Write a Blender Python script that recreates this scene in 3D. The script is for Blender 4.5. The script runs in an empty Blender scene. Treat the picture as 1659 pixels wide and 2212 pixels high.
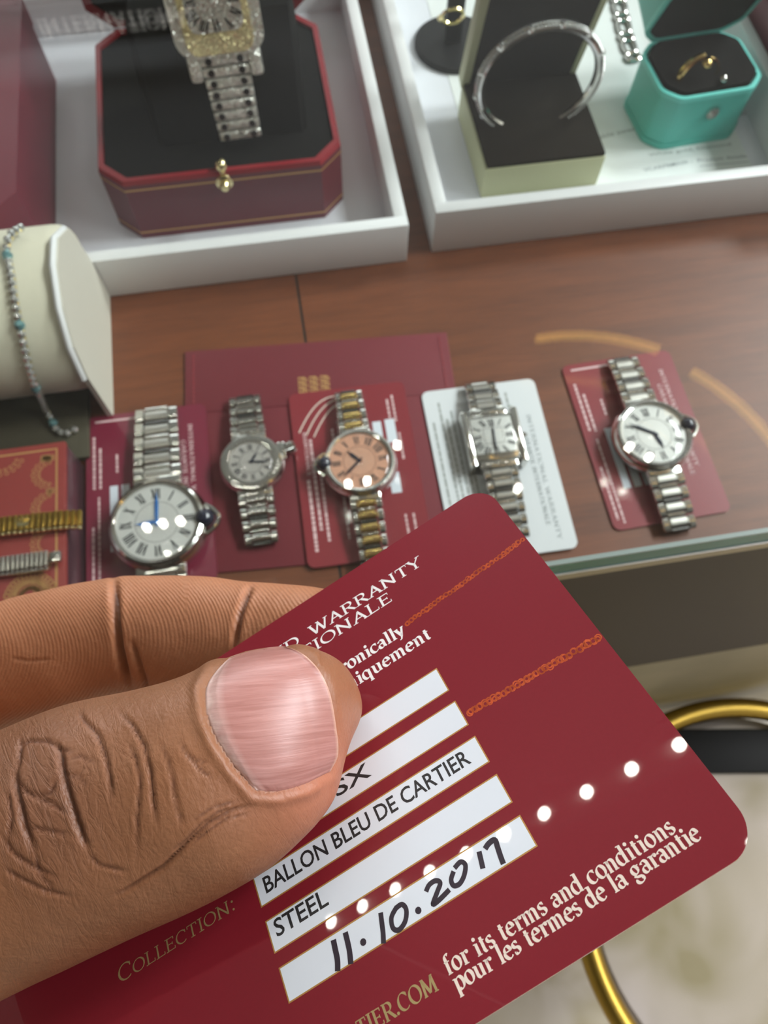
import bpy, bmesh, math, random
import numpy as np
from mathutils import Vector, Matrix
from mathutils.bvhtree import BVHTree

random.seed(7)
PI = math.pi
S = 0.001            # the scene is laid out in millimetres, built in metres
FLOOR = 840.0        # height of the display shelf above the floor (mm); shelf surface is local z = 0
scene = bpy.context.scene
COL = scene.collection

# ------------------------------------------------------------------ camera
PITCH, ROLL, CAM_H, YAW = math.radians(67.634), math.radians(2.5016), 300.07, math.radians(-11.7)
FPX, PW, PH = 1600.0, 1659, 2212


def camera_axes():
    f = np.array([0, math.cos(PITCH), -math.sin(PITCH)])
    r = np.array([1.0, 0, 0])
    u = np.cross(r, f)
    c, s = math.cos(ROLL), math.sin(ROLL)
    r, u = c * r + s * u, -s * r + c * u
    cy, sy = math.cos(YAW), math.sin(YAW)
    Rz = np.array([[cy, -sy, 0], [sy, cy, 0], [0, 0, 1]])
    return Rz @ r, Rz @ u, Rz @ f


RX, UX, FX = camera_axes()
CAM = np.array([0, 0, CAM_H])


def ray(x, y):
    return FX + (x - PW / 2) / FPX * RX - (y - PH / 2) / FPX * UX


def at_z(x, y, z):
    d = ray(x, y)
    return CAM + d * (z - CAM[2]) / d[2]


def at_y(x, y, Y):
    d = ray(x, y)
    return CAM + d * Y / d[1]


def at_depth(x, y, dep):
    return CAM + ray(x, y) * dep


def pix(P):
    d = np.asarray(P, float) - CAM
    z = d @ FX
    return np.stack([PW / 2 + FPX * (d @ RX) / z, PH / 2 - FPX * (d @ UX) / z], -1), z


def W3(p):
    return Vector((p[0] * S, p[1] * S, (p[2] + FLOOR) * S))


cam = bpy.data.cameras.new('camera')
cam.sensor_fit = 'VERTICAL'
cam.sensor_height = 36.0
cam.lens = 36.0 * FPX / PH
cam.clip_start = 0.005
cam.clip_end = 50
cam.dof.use_dof = True
cam.dof.focus_distance = 0.084
cam.dof.aperture_fstop = 46.0
cam_ob = bpy.data.objects.new('camera', cam)
COL.objects.link(cam_ob)
mw = Matrix.Identity(4)
for i in range(3):
    mw[i][0], mw[i][1], mw[i][2] = RX[i], UX[i], -FX[i]
mw.translation = W3(CAM)
cam_ob.matrix_world = mw
scene.camera = cam_ob

# ------------------------------------------------------------------ world, exposure
world = bpy.data.worlds.new('world')
scene.world = world
world.use_nodes = True
world.node_tree.nodes['Background'].inputs[0].default_value = (0.9, 0.95, 1, 1)
world.node_tree.nodes['Background'].inputs[1].default_value = 0.05
scene.view_settings.view_transform = 'Standard'
scene.view_settings.look = 'None'
scene.view_settings.exposure = -0.22
scene.view_settings.gamma = 1.0
scene.view_settings.use_curve_mapping = False
cy = scene.cycles
cy.max_bounces = 12
cy.transparent_max_bounces = 24
cy.diffuse_bounces = 3
cy.glossy_bounces = 5
cy.caustics_reflective = False
cy.caustics_refractive = False
cy.sample_clamp_indirect = 3.0
cy.use_denoising = True
CEIL = 1790.0        # ceiling above the shelf
SPOT = 160.0         # radiance of one ceiling spot
AREA_W = 32.0
WALL_W = 34.0
WHITE = (0.92, 0.965, 1.0)        # watts of an added fill panel


# ------------------------------------------------------------------ materials
def new_mat(name):
    m = bpy.data.materials.new(name)
    m.use_nodes = True
    nt = m.node_tree
    return m, nt, nt.nodes['Principled BSDF']


def link(nt, a, b):
    nt.links.new(a, b)


def node(nt, t, **kw):
    n = nt.nodes.new(t)
    for k, v in kw.items():
        if k in n.inputs:
            n.inputs[k].default_value = v
        else:
            setattr(n, k, v)
    return n


def mat(name, col, rough=0.5, metal=0.0, spec=0.5, noise=0.0, nscale=200.0, bump=0.0, bscale=400.0, coat=0.0, coat_rough=0.05, sheen=0.0, emit=0.0):
    m, nt, b = new_mat(name)
    b.inputs['Base Color'].default_value = (*col, 1)
    b.inputs['Roughness'].default_value = rough
    b.inputs['Metallic'].default_value = metal
    b.inputs['Specular IOR Level'].default_value = spec
    b.inputs['Coat Weight'].default_value = coat
    b.inputs['Coat Roughness'].default_value = coat_rough
    if sheen:
        b.inputs['Sheen Weight'].default_value = sheen
    if emit:
        b.inputs['Emission Color'].default_value = (*col, 1)
        b.inputs['Emission Strength'].default_value = emit
    tc = node(nt, 'ShaderNodeTexCoord')
    if noise:
        n = node(nt, 'ShaderNodeTexNoise', Scale=nscale, Detail=4.0)
        link(nt, tc.outputs['Object'], n.inputs['Vector'])
        r = node(nt, 'ShaderNodeMapRange')
        r.inputs['To Min'].default_value = 1 - noise
        r.inputs['To Max'].default_value = 1 + noise
        link(nt, n.outputs['Fac'], r.inputs['Value'])
        h = node(nt, 'ShaderNodeHueSaturation')
        h.inputs['Color'].default_value = (*col, 1)
        link(nt, r.outputs['Result'], h.inputs['Value'])
        link(nt, h.outputs['Color'], b.inputs['Base Color'])
    if bump:
        n = node(nt, 'ShaderNodeTexNoise', Scale=bscale, Detail=5.0)
        link(nt, tc.outputs['Object'], n.inputs['Vector'])
        bp = node(nt, 'ShaderNodeBump', Strength=bump, Distance=0.0003)
        link(nt, n.outputs['Fac'], bp.inputs['Height'])
        link(nt, bp.outputs['Normal'], b.inputs['Normal'])
    return m


def glass_mat(name, tint=(0.97, 0.985, 0.975), f0=0.04, rough=0.0, body=0.0, body_col=(0.8, 0.8, 0.8)):
    """clear sheet glass: lets light straight through, mirrors by the angle of view"""
    m, nt, b = new_mat(name)
    nt.nodes.remove(b)
    out = nt.nodes['Material Output']
    lw = node(nt, 'ShaderNodeLayerWeight', Blend=0.5)
    p = node(nt, 'ShaderNodeMath', operation='POWER')
    p.inputs[1].default_value = 5.0
    link(nt, lw.outputs['Facing'], p.inputs[0])
    mr = node(nt, 'ShaderNodeMapRange')
    mr.inputs['To Min'].default_value = f0
    mr.inputs['To Max'].default_value = 1.0
    link(nt, p.outputs[0], mr.inputs['Value'])
    t = node(nt, 'ShaderNodeBsdfTransparent')
    t.inputs['Color'].default_value = (*tint, 1)
    g = node(nt, 'ShaderNodeBsdfGlossy')
    g.inputs['Roughness'].default_value = rough
    mx = node(nt, 'ShaderNodeMixShader')
    link(nt, mr.outputs['Result'], mx.inputs[0])
    link(nt, t.outputs[0], mx.inputs[1])
    link(nt, g.outputs[0], mx.inputs[2])
    link(nt, mx.outputs[0], out.inputs['Surface'])
    return m


def wood_mat(name, c1, c2, rough=0.3):
    m, nt, b = new_mat(name)
    tc = node(nt, 'ShaderNodeTexCoord')
    mp = node(nt, 'ShaderNodeMapping')
    mp.inputs['Scale'].default_value = (3.0, 26.0, 26.0)
    link(nt, tc.outputs['Object'], mp.inputs['Vector'])
    n = node(nt, 'ShaderNodeTexNoise', Scale=4.0, Detail=8.0, Roughness=0.62, Distortion=0.35)
    link(nt, mp.outputs[0], n.inputs['Vector'])
    mp2 = node(nt, 'ShaderNodeMapping')
    mp2.inputs['Scale'].default_value = (9.0, 240.0, 240.0)
    link(nt, tc.outputs['Object'], mp2.inputs['Vector'])
    n2 = node(nt, 'ShaderNodeTexNoise', Scale=6.0, Detail=6.0, Roughness=0.7)
    link(nt, mp2.outputs[0], n2.inputs['Vector'])
    mix = node(nt, 'ShaderNodeMath', operation='MULTIPLY_ADD')
    mix.inputs[1].default_value = 0.45
    link(nt, n2.outputs['Fac'], mix.inputs[0])
    ad = node(nt, 'ShaderNodeMath', operation='MULTIPLY')
    ad.inputs[1].default_value = 0.6
    link(nt, n.outputs['Fac'], ad.inputs[0])
    link(nt, ad.outputs[0], mix.inputs[2])
    cr = node(nt, 'ShaderNodeValToRGB')
    cr.color_ramp.elements[0].position = 0.36
    cr.color_ramp.elements[0].color = (*c1, 1)
    cr.color_ramp.elements[1].position = 0.68
    cr.color_ramp.elements[1].color = (*c2, 1)
    link(nt, mix.outputs[0], cr.inputs[0])
    link(nt, cr.outputs[0], b.inputs['Base Color'])
    b.inputs['Roughness'].default_value = rough
    return m


def marble_mat(name, c1, c2, rough=0.25):
    m, nt, b = new_mat(name)
    tc = node(nt, 'ShaderNodeTexCoord')
    n = node(nt, 'ShaderNodeTexNoise', Scale=7.0, Detail=2.5, Roughness=0.5, Distortion=0.9)
    link(nt, tc.outputs['Object'], n.inputs['Vector'])
    cr = node(nt, 'ShaderNodeValToRGB')
    cr.color_ramp.elements[0].position = 0.35
    cr.color_ramp.elements[0].color = (*c1, 1)
    cr.color_ramp.elements[1].position = 0.65
    cr.color_ramp.elements[1].color = (*c2, 1)
    link(nt, n.outputs['Fac'], cr.inputs[0])
    link(nt, cr.outputs[0], b.inputs['Base Color'])
    b.inputs['Roughness'].default_value = rough
    return m


def gem_mat(name, scale=900.0, tint=(0.86, 0.85, 0.78), metal=0.7):
    """pave-set stones: small facets at all angles"""
    m, nt, b = new_mat(name)
    tc = node(nt, 'ShaderNodeTexCoord')
    v = node(nt, 'ShaderNodeTexVoronoi', Scale=scale)
    link(nt, tc.outputs['Object'], v.inputs['Vector'])
    vm = node(nt, 'ShaderNodeVectorMath', operation='SUBTRACT')
    link(nt, v.outputs['Color'], vm.inputs[0])
    vm.inputs[1].default_value = (0.5, 0.5, 0.5)
    sc = node(nt, 'ShaderNodeVectorMath', operation='SCALE')
    sc.inputs['Scale'].default_value = 0.8
    link(nt, vm.outputs[0], sc.inputs[0])
    ge = node(nt, 'ShaderNodeNewGeometry')
    ad = node(nt, 'ShaderNodeVectorMath', operation='ADD')
    link(nt, ge.outputs['Normal'], ad.inputs[0])
    link(nt, sc.outputs[0], ad.inputs[1])
    nz = node(nt, 'ShaderNodeVectorMath', operation='NORMALIZE')
    link(nt, ad.outputs[0], nz.inputs[0])
    link(nt, nz.outputs[0], b.inputs['Normal'])
    b.inputs['Base Color'].default_value = (*tint, 1)
    b.inputs['Metallic'].default_value = metal
    b.inputs['Roughness'].default_value = 0.3
    return m


M = {
    'steel': mat('polished_steel', (0.72, 0.71, 0.68), 0.12, 1.0),
    'brushed': mat('brushed_steel', (0.6, 0.59, 0.55), 0.32, 1.0),
    'dark_steel': mat('dark_steel', (0.2, 0.2, 0.2), 0.25, 1.0),
    'gold': mat('yellow_gold', (0.83, 0.6, 0.24), 0.16, 1.0),
    'gold_pale': mat('pale_gold', (0.86, 0.74, 0.4), 0.18, 1.0),
    'gold_soft': mat('satin_gold', (0.46, 0.3, 0.06), 0.3, 1.0),
    'rose': mat('rose_gold', (0.86, 0.55, 0.3), 0.16, 1.0),
    'gem': gem_mat('pave_stones', 1500),
    'gem_gold': gem_mat('pave_stones_in_gold', 1500, (0.9, 0.78, 0.42)),
    'gem_blue': mat('pale_blue_stone', (0.2, 0.4, 0.42), 0.08, 0.5, coat=1.0),
    'gem_clear': mat('white_stone', (0.8, 0.8, 0.78), 0.1, 0.75),
    'gem_black': mat('black_stone', (0.02, 0.015, 0.015), 0.2),
    'dial': mat('silver_dial', (0.74, 0.74, 0.7), 0.4, 0.15, bump=0.15, bscale=900),
    'dial_pink': mat('salmon_mother_of_pearl_dial', (0.8, 0.42, 0.28), 0.3, 0.1, noise=0.12, nscale=260),
    'dial_grey': mat('grey_patterned_dial', (0.5, 0.47, 0.43), 0.4, 0.2, noise=0.25, nscale=700),
    'ink': mat('black_print', (0.02, 0.02, 0.022), 0.5),
    'numeral': mat('black_numerals', (0.035, 0.035, 0.04), 0.4),
    'blue_hand': mat('blued_steel', (0.05, 0.25, 0.75), 0.18, 0.7),
    'black_hand': mat('dark_blued_steel', (0.02, 0.025, 0.05), 0.25, 0.4),
    'cabochon': mat('dark_blue_cabochon', (0.01, 0.012, 0.03), 0.04, 0.0, coat=1.0),
    'card': mat('red_laminated_card', (0.215, 0.0125, 0.0225), 0.4, 0.0, 0.2, noise=0.05, nscale=2500, coat=0.6, coat_rough=0.012),
    'card_edge': mat('card_plastic_core', (0.62, 0.5, 0.5), 0.4),
    'card_b': mat('red_card_in_case', (0.25, 0.022, 0.032), 0.35, coat=0.6),
    'card_purple': mat('wine_red_card', (0.2, 0.017, 0.042), 0.3, coat=0.7),
    'white_card': mat('white_card', (0.8, 0.82, 0.84), 0.4, coat=0.5),
    'print_w': mat('white_print', (0.9, 0.87, 0.86), 0.5),
    'print_cream': mat('cream_print', (0.85, 0.72, 0.62), 0.5),
    'print_gold': mat('gold_foil_print', (0.42, 0.32, 0.14), 0.35, 0.3),
    'print_pink': mat('pale_pink_print', (0.8, 0.56, 0.56), 0.5),
    'print_grey': mat('grey_print', (0.34, 0.37, 0.38), 0.6),
    'print_lgrey': mat('light_grey_print', (0.36, 0.38, 0.36), 0.6),
    'strip': mat('white_writing_strip', (0.78, 0.83, 0.9), 0.45, coat=0.5, coat_rough=0.03),
    'strip_edge': mat('gold_border', (0.45, 0.24, 0.06), 0.4, 0.2),
    'holo': mat('orange_foil', (0.55, 0.085, 0.02), 0.35, 0.25, noise=0.55, nscale=1500),
    'marker': mat('black_marker_ink', (0.022, 0.012, 0.025), 0.4),
    'tray': mat('white_tray_lacquer', (0.8, 0.8, 0.8), 0.45, bump=0.1),
    'tray_in': mat('white_tray_lining', (0.78, 0.79, 0.84), 0.7),
    'paper': mat('white_paper', (0.83, 0.86, 0.84), 0.7),
    'redbox': mat('red_leatherette', (0.13, 0.012, 0.022), 0.38, bump=0.15, bscale=1800, coat=0.2),
    'redrim': mat('red_rim', (0.26, 0.012, 0.02), 0.4),
    'maroon': mat('maroon_leatherette', (0.16, 0.02, 0.035), 0.42, bump=0.15, bscale=1800),
    'velvet': mat('black_velvet', (0.006, 0.0055, 0.005), 0.9, spec=0.15, bump=0.2, bscale=2500),
    'brownvel': mat('dark_brown_suede', (0.012, 0.0085, 0.005), 0.9, spec=0.15, bump=0.2, bscale=2500),
    'goldline': mat('gold_tooling', (0.6, 0.34, 0.13), 0.4, 0.35),
    'green': mat('pale_green_paperboard', (0.5, 0.5, 0.3), 0.6, bump=0.1, bscale=1500),
    'turq': mat('turquoise_leatherette', (0.09, 0.5, 0.42), 0.42, bump=0.12, bscale=2200),
    'turqrim': mat('turquoise_rim', (0.15, 0.66, 0.58), 0.4),
    'cream': mat('cream_suede', (0.71, 0.67, 0.52), 0.8, bump=0.35, bscale=1500, sheen=0.2),
    'creamside': mat('cream_cover_board', (0.66, 0.63, 0.54), 0.6),
    'olive': mat('dark_olive_suede', (0.06, 0.05, 0.028), 0.75, bump=0.2, bscale=1500),
    'book': mat('red_box_lid_paper', (0.25, 0.035, 0.03), 0.4, bump=0.2, bscale=2500, coat=0.25),
    'pouch': mat('wine_red_suede', (0.17, 0.011, 0.02), 0.7, bump=0.3, bscale=2500, sheen=0.2),
    'stitch': mat('red_thread', (0.3, 0.04, 0.05), 0.6),
    'wood': wood_mat('red_brown_veneer', (0.105, 0.03, 0.011), (0.21, 0.062, 0.022), 0.45),
    'seam': mat('dark_joint', (0.02, 0.02, 0.018), 0.6),
    'glass': glass_mat('clear_glass'),
    'crystal': glass_mat('watch_crystal', (0.99, 0.99, 0.99), 0.03),
    'glass_edge': mat('green_glass_edge', (0.012, 0.13, 0.085), 0.25, 0.0, 0.25, noise=0.4, nscale=60),
    'edge_soft': mat('soft_glass_arris', (0.2, 0.25, 0.23), 0.3),
    'edge_hi': mat('ground_glass_arris', (0.72, 0.76, 0.82), 0.15, 0.6),
    'brass_dull': mat('dull_bronze_strip', (0.3, 0.25, 0.15), 0.4, 0.5),
    'front': mat('dark_brown_lacquer', (0.03, 0.019, 0.011), 0.5, spec=0.2),
    'front_low': marble_mat('beige_lower_panel', (0.2, 0.165, 0.08), (0.3, 0.25, 0.14), 0.4),
    'black': mat('black_plastic', (0.006, 0.006, 0.006), 0.55, spec=0.25),
    'floor': marble_mat('cream_floor_tile', (0.5, 0.42, 0.24), (0.78, 0.69, 0.6), 0.3),
    'seatfab': marble_mat('cream_velvet', (0.4, 0.34, 0.2), (0.78, 0.68, 0.62), 0.7),
    'wall': mat('warm_white_wall', (0.5, 0.47, 0.42), 0.8),
    'ceiling': mat('grey_ceiling', (0.22, 0.22, 0.22), 0.8),
    'lampbody': mat('white_lamp_metal', (0.75, 0.75, 0.73), 0.4, 0.2),
    'led': mat('led_lens', (1.0, 0.96, 0.86), 0.5, emit=SPOT),
    'ringlamp': mat('gold_lamp_ring', (1.0, 0.56, 0.14), 0.3, 0.0, emit=4.5),
    'nail': None, 'skin': None,
}


# ------------------------------------------------------------------ mesh helpers
class MB:
    """collects vertices (mm, local) and faces"""

    def __init__(self):
        self.v, self.f = [], []

    def add(self, vs, fs, m=None):
        o = len(self.v)
        for p in vs:
            p = Vector(p)
            self.v.append(m @ p if m else p)
        self.f += [tuple(i + o for i in f) for f in fs]
        return self

    def prism(self, pts, z0, z1, m=None, scale1=1.0, off=(0, 0)):
        n = len(pts)
        cx = sum(p[0] for p in pts) / n
        cy_ = sum(p[1] for p in pts) / n
        vs = [(p[0], p[1], z0) for p in pts] + [(cx + (p[0] - cx) * scale1 + off[0], cy_ + (p[1] - cy_) * scale1 + off[1], z1) for p in pts]
        fs = [tuple(range(n - 1, -1, -1)), tuple(range(n, 2 * n))] + [(i, (i + 1) % n, n + (i + 1) % n, n + i) for i in range(n)]
        return self.add(vs, fs, m)

    def box(self, c, s, m=None):
        x, y, z = (k / 2 for k in s)
        T = Matrix.Translation(Vector(c))
        return self.prism([(-x, -y), (x, -y), (x, y), (-x, y)], -z, z, (m @ T) if m else T)

    def rbox(self, c, s, r, m=None, seg=2):
        bm = bmesh.new()
        bmesh.ops.create_cube(bm, size=1.0)
        for v in bm.verts:
            v.co = Vector((v.co.x * s[0], v.co.y * s[1], v.co.z * s[2]))
        bmesh.ops.bevel(bm, geom=bm.edges[:], offset=min(r, min(s) * 0.49), segments=seg, profile=0.5, affect='EDGES')
        bm.verts.ensure_lookup_table()
        T = Matrix.Translation(Vector(c))
        self.add([v.co.copy() for v in bm.verts], [tuple(v.index for v in f.verts) for f in bm.faces], (m @ T) if m else T)
        bm.free()
        return self

    def bar(self, c, w, ry, rz, m=None, n=16, r=0.4):
        """pillow-topped bar lying along x"""
        T = Matrix.Translation(Vector(c))
        rows = []
        for x, k in ((-w / 2, 0.55), (-w / 2 + r * 0.4, 0.85), (-w / 2 + r, 1.0), (w / 2 - r, 1.0), (w / 2 - r * 0.4, 0.85), (w / 2, 0.55)):
            rows.append([(x, ry * k * math.copysign(abs(math.cos(2 * PI * i / n)) ** 0.75, math.cos(2 * PI * i / n)), rz * k * math.copysign(abs(math.sin(2 * PI * i / n)) ** 0.75, math.sin(2 * PI * i / n))) for i in range(n)])
        return self.loft(rows, True, False, (m @ T) if m else T)

    def loft(self, rings, close_ends=True, closed=False, m=None):
        n = len(rings[0])
        vs = [p for r in rings for p in r]
        fs = []
        k = len(rings)
        for j in range(k if closed else k - 1):
            a, b = j * n, ((j + 1) % k) * n
            fs += [(a + i, a + (i + 1) % n, b + (i + 1) % n, b + i) for i in range(n)]
        if close_ends and not closed:
            fs += [tuple(range(n - 1, -1, -1)), tuple(range((k - 1) * n, k * n))]
        return self.add(vs, fs, m)

    def lathe(self, prof, n=48, m=None, sx=1.0, sy=1.0):
        """prof: list of (r, z)"""
        rings = []
        for r, z in prof:
            r = max(r, 1e-4)
            rings.append([(sx * r * math.cos(2 * PI * i / n), sy * r * math.sin(2 * PI * i / n), z) for i in range(n)])
        return self.loft(rings, True, False, m)

    def tube(self, path, r, n=10, closed=False, m=None, up=(0, 0, 1)):
        P = [Vector(p) for p in path]
        k = len(P)
        R = r if isinstance(r, (list, tuple)) else [r] * k
        rings = []
        prev = None
        for j in range(k):
            a = P[(j - 1) % k] if (closed or j > 0) else P[0]
            b = P[(j + 1) % k] if (closed or j < k - 1) else P[-1]
            t = (b - a).normalized()
            ref = prev if prev is not None else (Vector(up) if abs(t.dot(Vector(up))) < 0.95 else Vector((1, 0, 0)))
            x = (ref - t * ref.dot(t)).normalized()
            prev = x
            y = t.cross(x)
            rings.append([P[j] + (x * math.cos(2 * PI * i / n) + y * math.sin(2 * PI * i / n)) * R[j] for i in range(n)])
        return self.loft(rings, True, closed, m)

    def sphere(self, c, r, n=16, m=None, sz=1.0):
        k = n // 2
        prof = [(r * math.sin(PI * j / k), -r * sz * math.cos(PI * j / k)) for j in range(k + 1)]
        T = Matrix.Translation(Vector(c))
        return self.lathe(prof, n, (m @ T) if m else T)

    def strip(self, pts, w, z0=0.0, z1=0.02, m=None):
        """flat ribbon along a 2D polyline, w: one width or one per point"""
        k = len(pts)
        ws = w if isinstance(w, (list, tuple)) else [w] * k
        L, Rr = [], []
        for j in range(k):
            a, b = pts[max(j - 1, 0)], pts[min(j + 1, k - 1)]
            tx, ty = b[0] - a[0], b[1] - a[1]
            l = math.hypot(tx, ty) or 1
            nx, ny = -ty / l * ws[j] / 2, tx / l * ws[j] / 2
            L.append((pts[j][0] + nx, pts[j][1] + ny))
            Rr.append((pts[j][0] - nx, pts[j][1] - ny))
        vs = [(p[0], p[1], z1) for p in L] + [(p[0], p[1], z1) for p in Rr] + [(p[0], p[1], z0) for p in L] + [(p[0], p[1], z0) for p in Rr]
        fs = []
        for j in range(k - 1):
            fs.append((j, k + j, k + j + 1, j + 1))
            fs.append((j, j + 1, 2 * k + j + 1, 2 * k + j))
            fs.append((k + j + 1, k + j, 3 * k + j, 3 * k + j + 1))
        fs.append((0, 2 * k, 3 * k, k))
        fs.append((k - 1, 2 * k - 1, 4 * k - 1, 3 * k - 1))
        return self.add(vs, fs, m)

    def rings(self, c, r, w, z0, z1, n=14, m=None):
        pts = [(c[0] + r * math.cos(2 * PI * i / n), c[1] + r * math.sin(2 * PI * i / n)) for i in range(n + 1)]
        return self.strip(pts, w, z0, z1, m)


def build(name, mb, m, parent=None, smooth=30, label=None):
    me = bpy.data.meshes.new(name)
    me.from_pydata([v * S for v in mb.v], [], mb.f)
    me.validate()
    bm = bmesh.new()
    bm.from_mesh(me)
    bmesh.ops.recalc_face_normals(bm, faces=bm.faces)
    bm.to_mesh(me)
    bm.free()
    if smooth:
        me.polygons.foreach_set('use_smooth', [True] * len(me.polygons))
        me.set_sharp_from_angle(angle=math.radians(smooth))
    me.materials.append(m)
    o = bpy.data.objects.new(name, me)
    COL.objects.link(o)
    if parent:
        o.parent = parent
    if label:
        o['label'] = label
    return o


def thing(name, label, cat, loc=(0, 0, 0), rz=0.0, group=None, matrix=None):
    o = bpy.data.objects.new(name, None)
    o.empty_display_size = 0.01
    COL.objects.link(o)
    if matrix is not None:
        o.matrix_world = matrix
    else:
        o.location = W3(loc)
        o.rotation_euler = (0, 0, rz)
    o['label'], o['category'] = label, cat
    if group:
        o['group'] = group
    return o


def tag(o, label, cat, loc=None, rz=0.0, group=None):
    o['label'], o['category'] = label, cat
    if loc is not None:
        o.location = W3(loc)
        o.rotation_euler = (0, 0, rz)
    if group:
        o['group'] = group
    return o


def struct(o):
    o['kind'] = 'structure'
    o.location = W3((0, 0, 0))
    return o


def frame(o, x, y, z):
    """matrix (metres) from an origin in mm and three unit axes"""
    m = Matrix.Identity(4)
    for i in range(3):
        m[i][0], m[i][1], m[i][2] = x[i], y[i], z[i]
    m.translation = W3(o)
    return m


def rrect(w, h, r, seg=6, cx=0.0, cy_=0.0):
    pts = []
    for qx, qy, a0 in ((1, -1, -PI / 2), (1, 1, 0), (-1, 1, PI / 2), (-1, -1, PI)):
        for i in range(seg + 1):
            a = a0 + PI / 2 * i / seg
            pts.append((cx + qx * (w / 2 - r) + r * math.cos(a), cy_ + qy * (h / 2 - r) + r * math.sin(a)))
    return pts


def octagon(x0, x1, y0, y1, c):
    return [(x0 + c, y0), (x1 - c, y0), (x1, y0 + c), (x1, y1 - c), (x1 - c, y1), (x0 + c, y1), (x0, y1 - c), (x0, y0 + c)]


# ------------------------------------------------------------------ lettering
def arc(cx, cy_, rx, ry, a0, a1, n=12):
    return [(cx + rx * math.cos(math.radians(a0 + (a1 - a0) * i / n)), cy_ + ry * math.sin(math.radians(a0 + (a1 - a0) * i / n))) for i in range(n + 1)]


def ser(x, y, w=0.22):
    return ('s', [(x - w / 2, y), (x + w / 2, y)])


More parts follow.
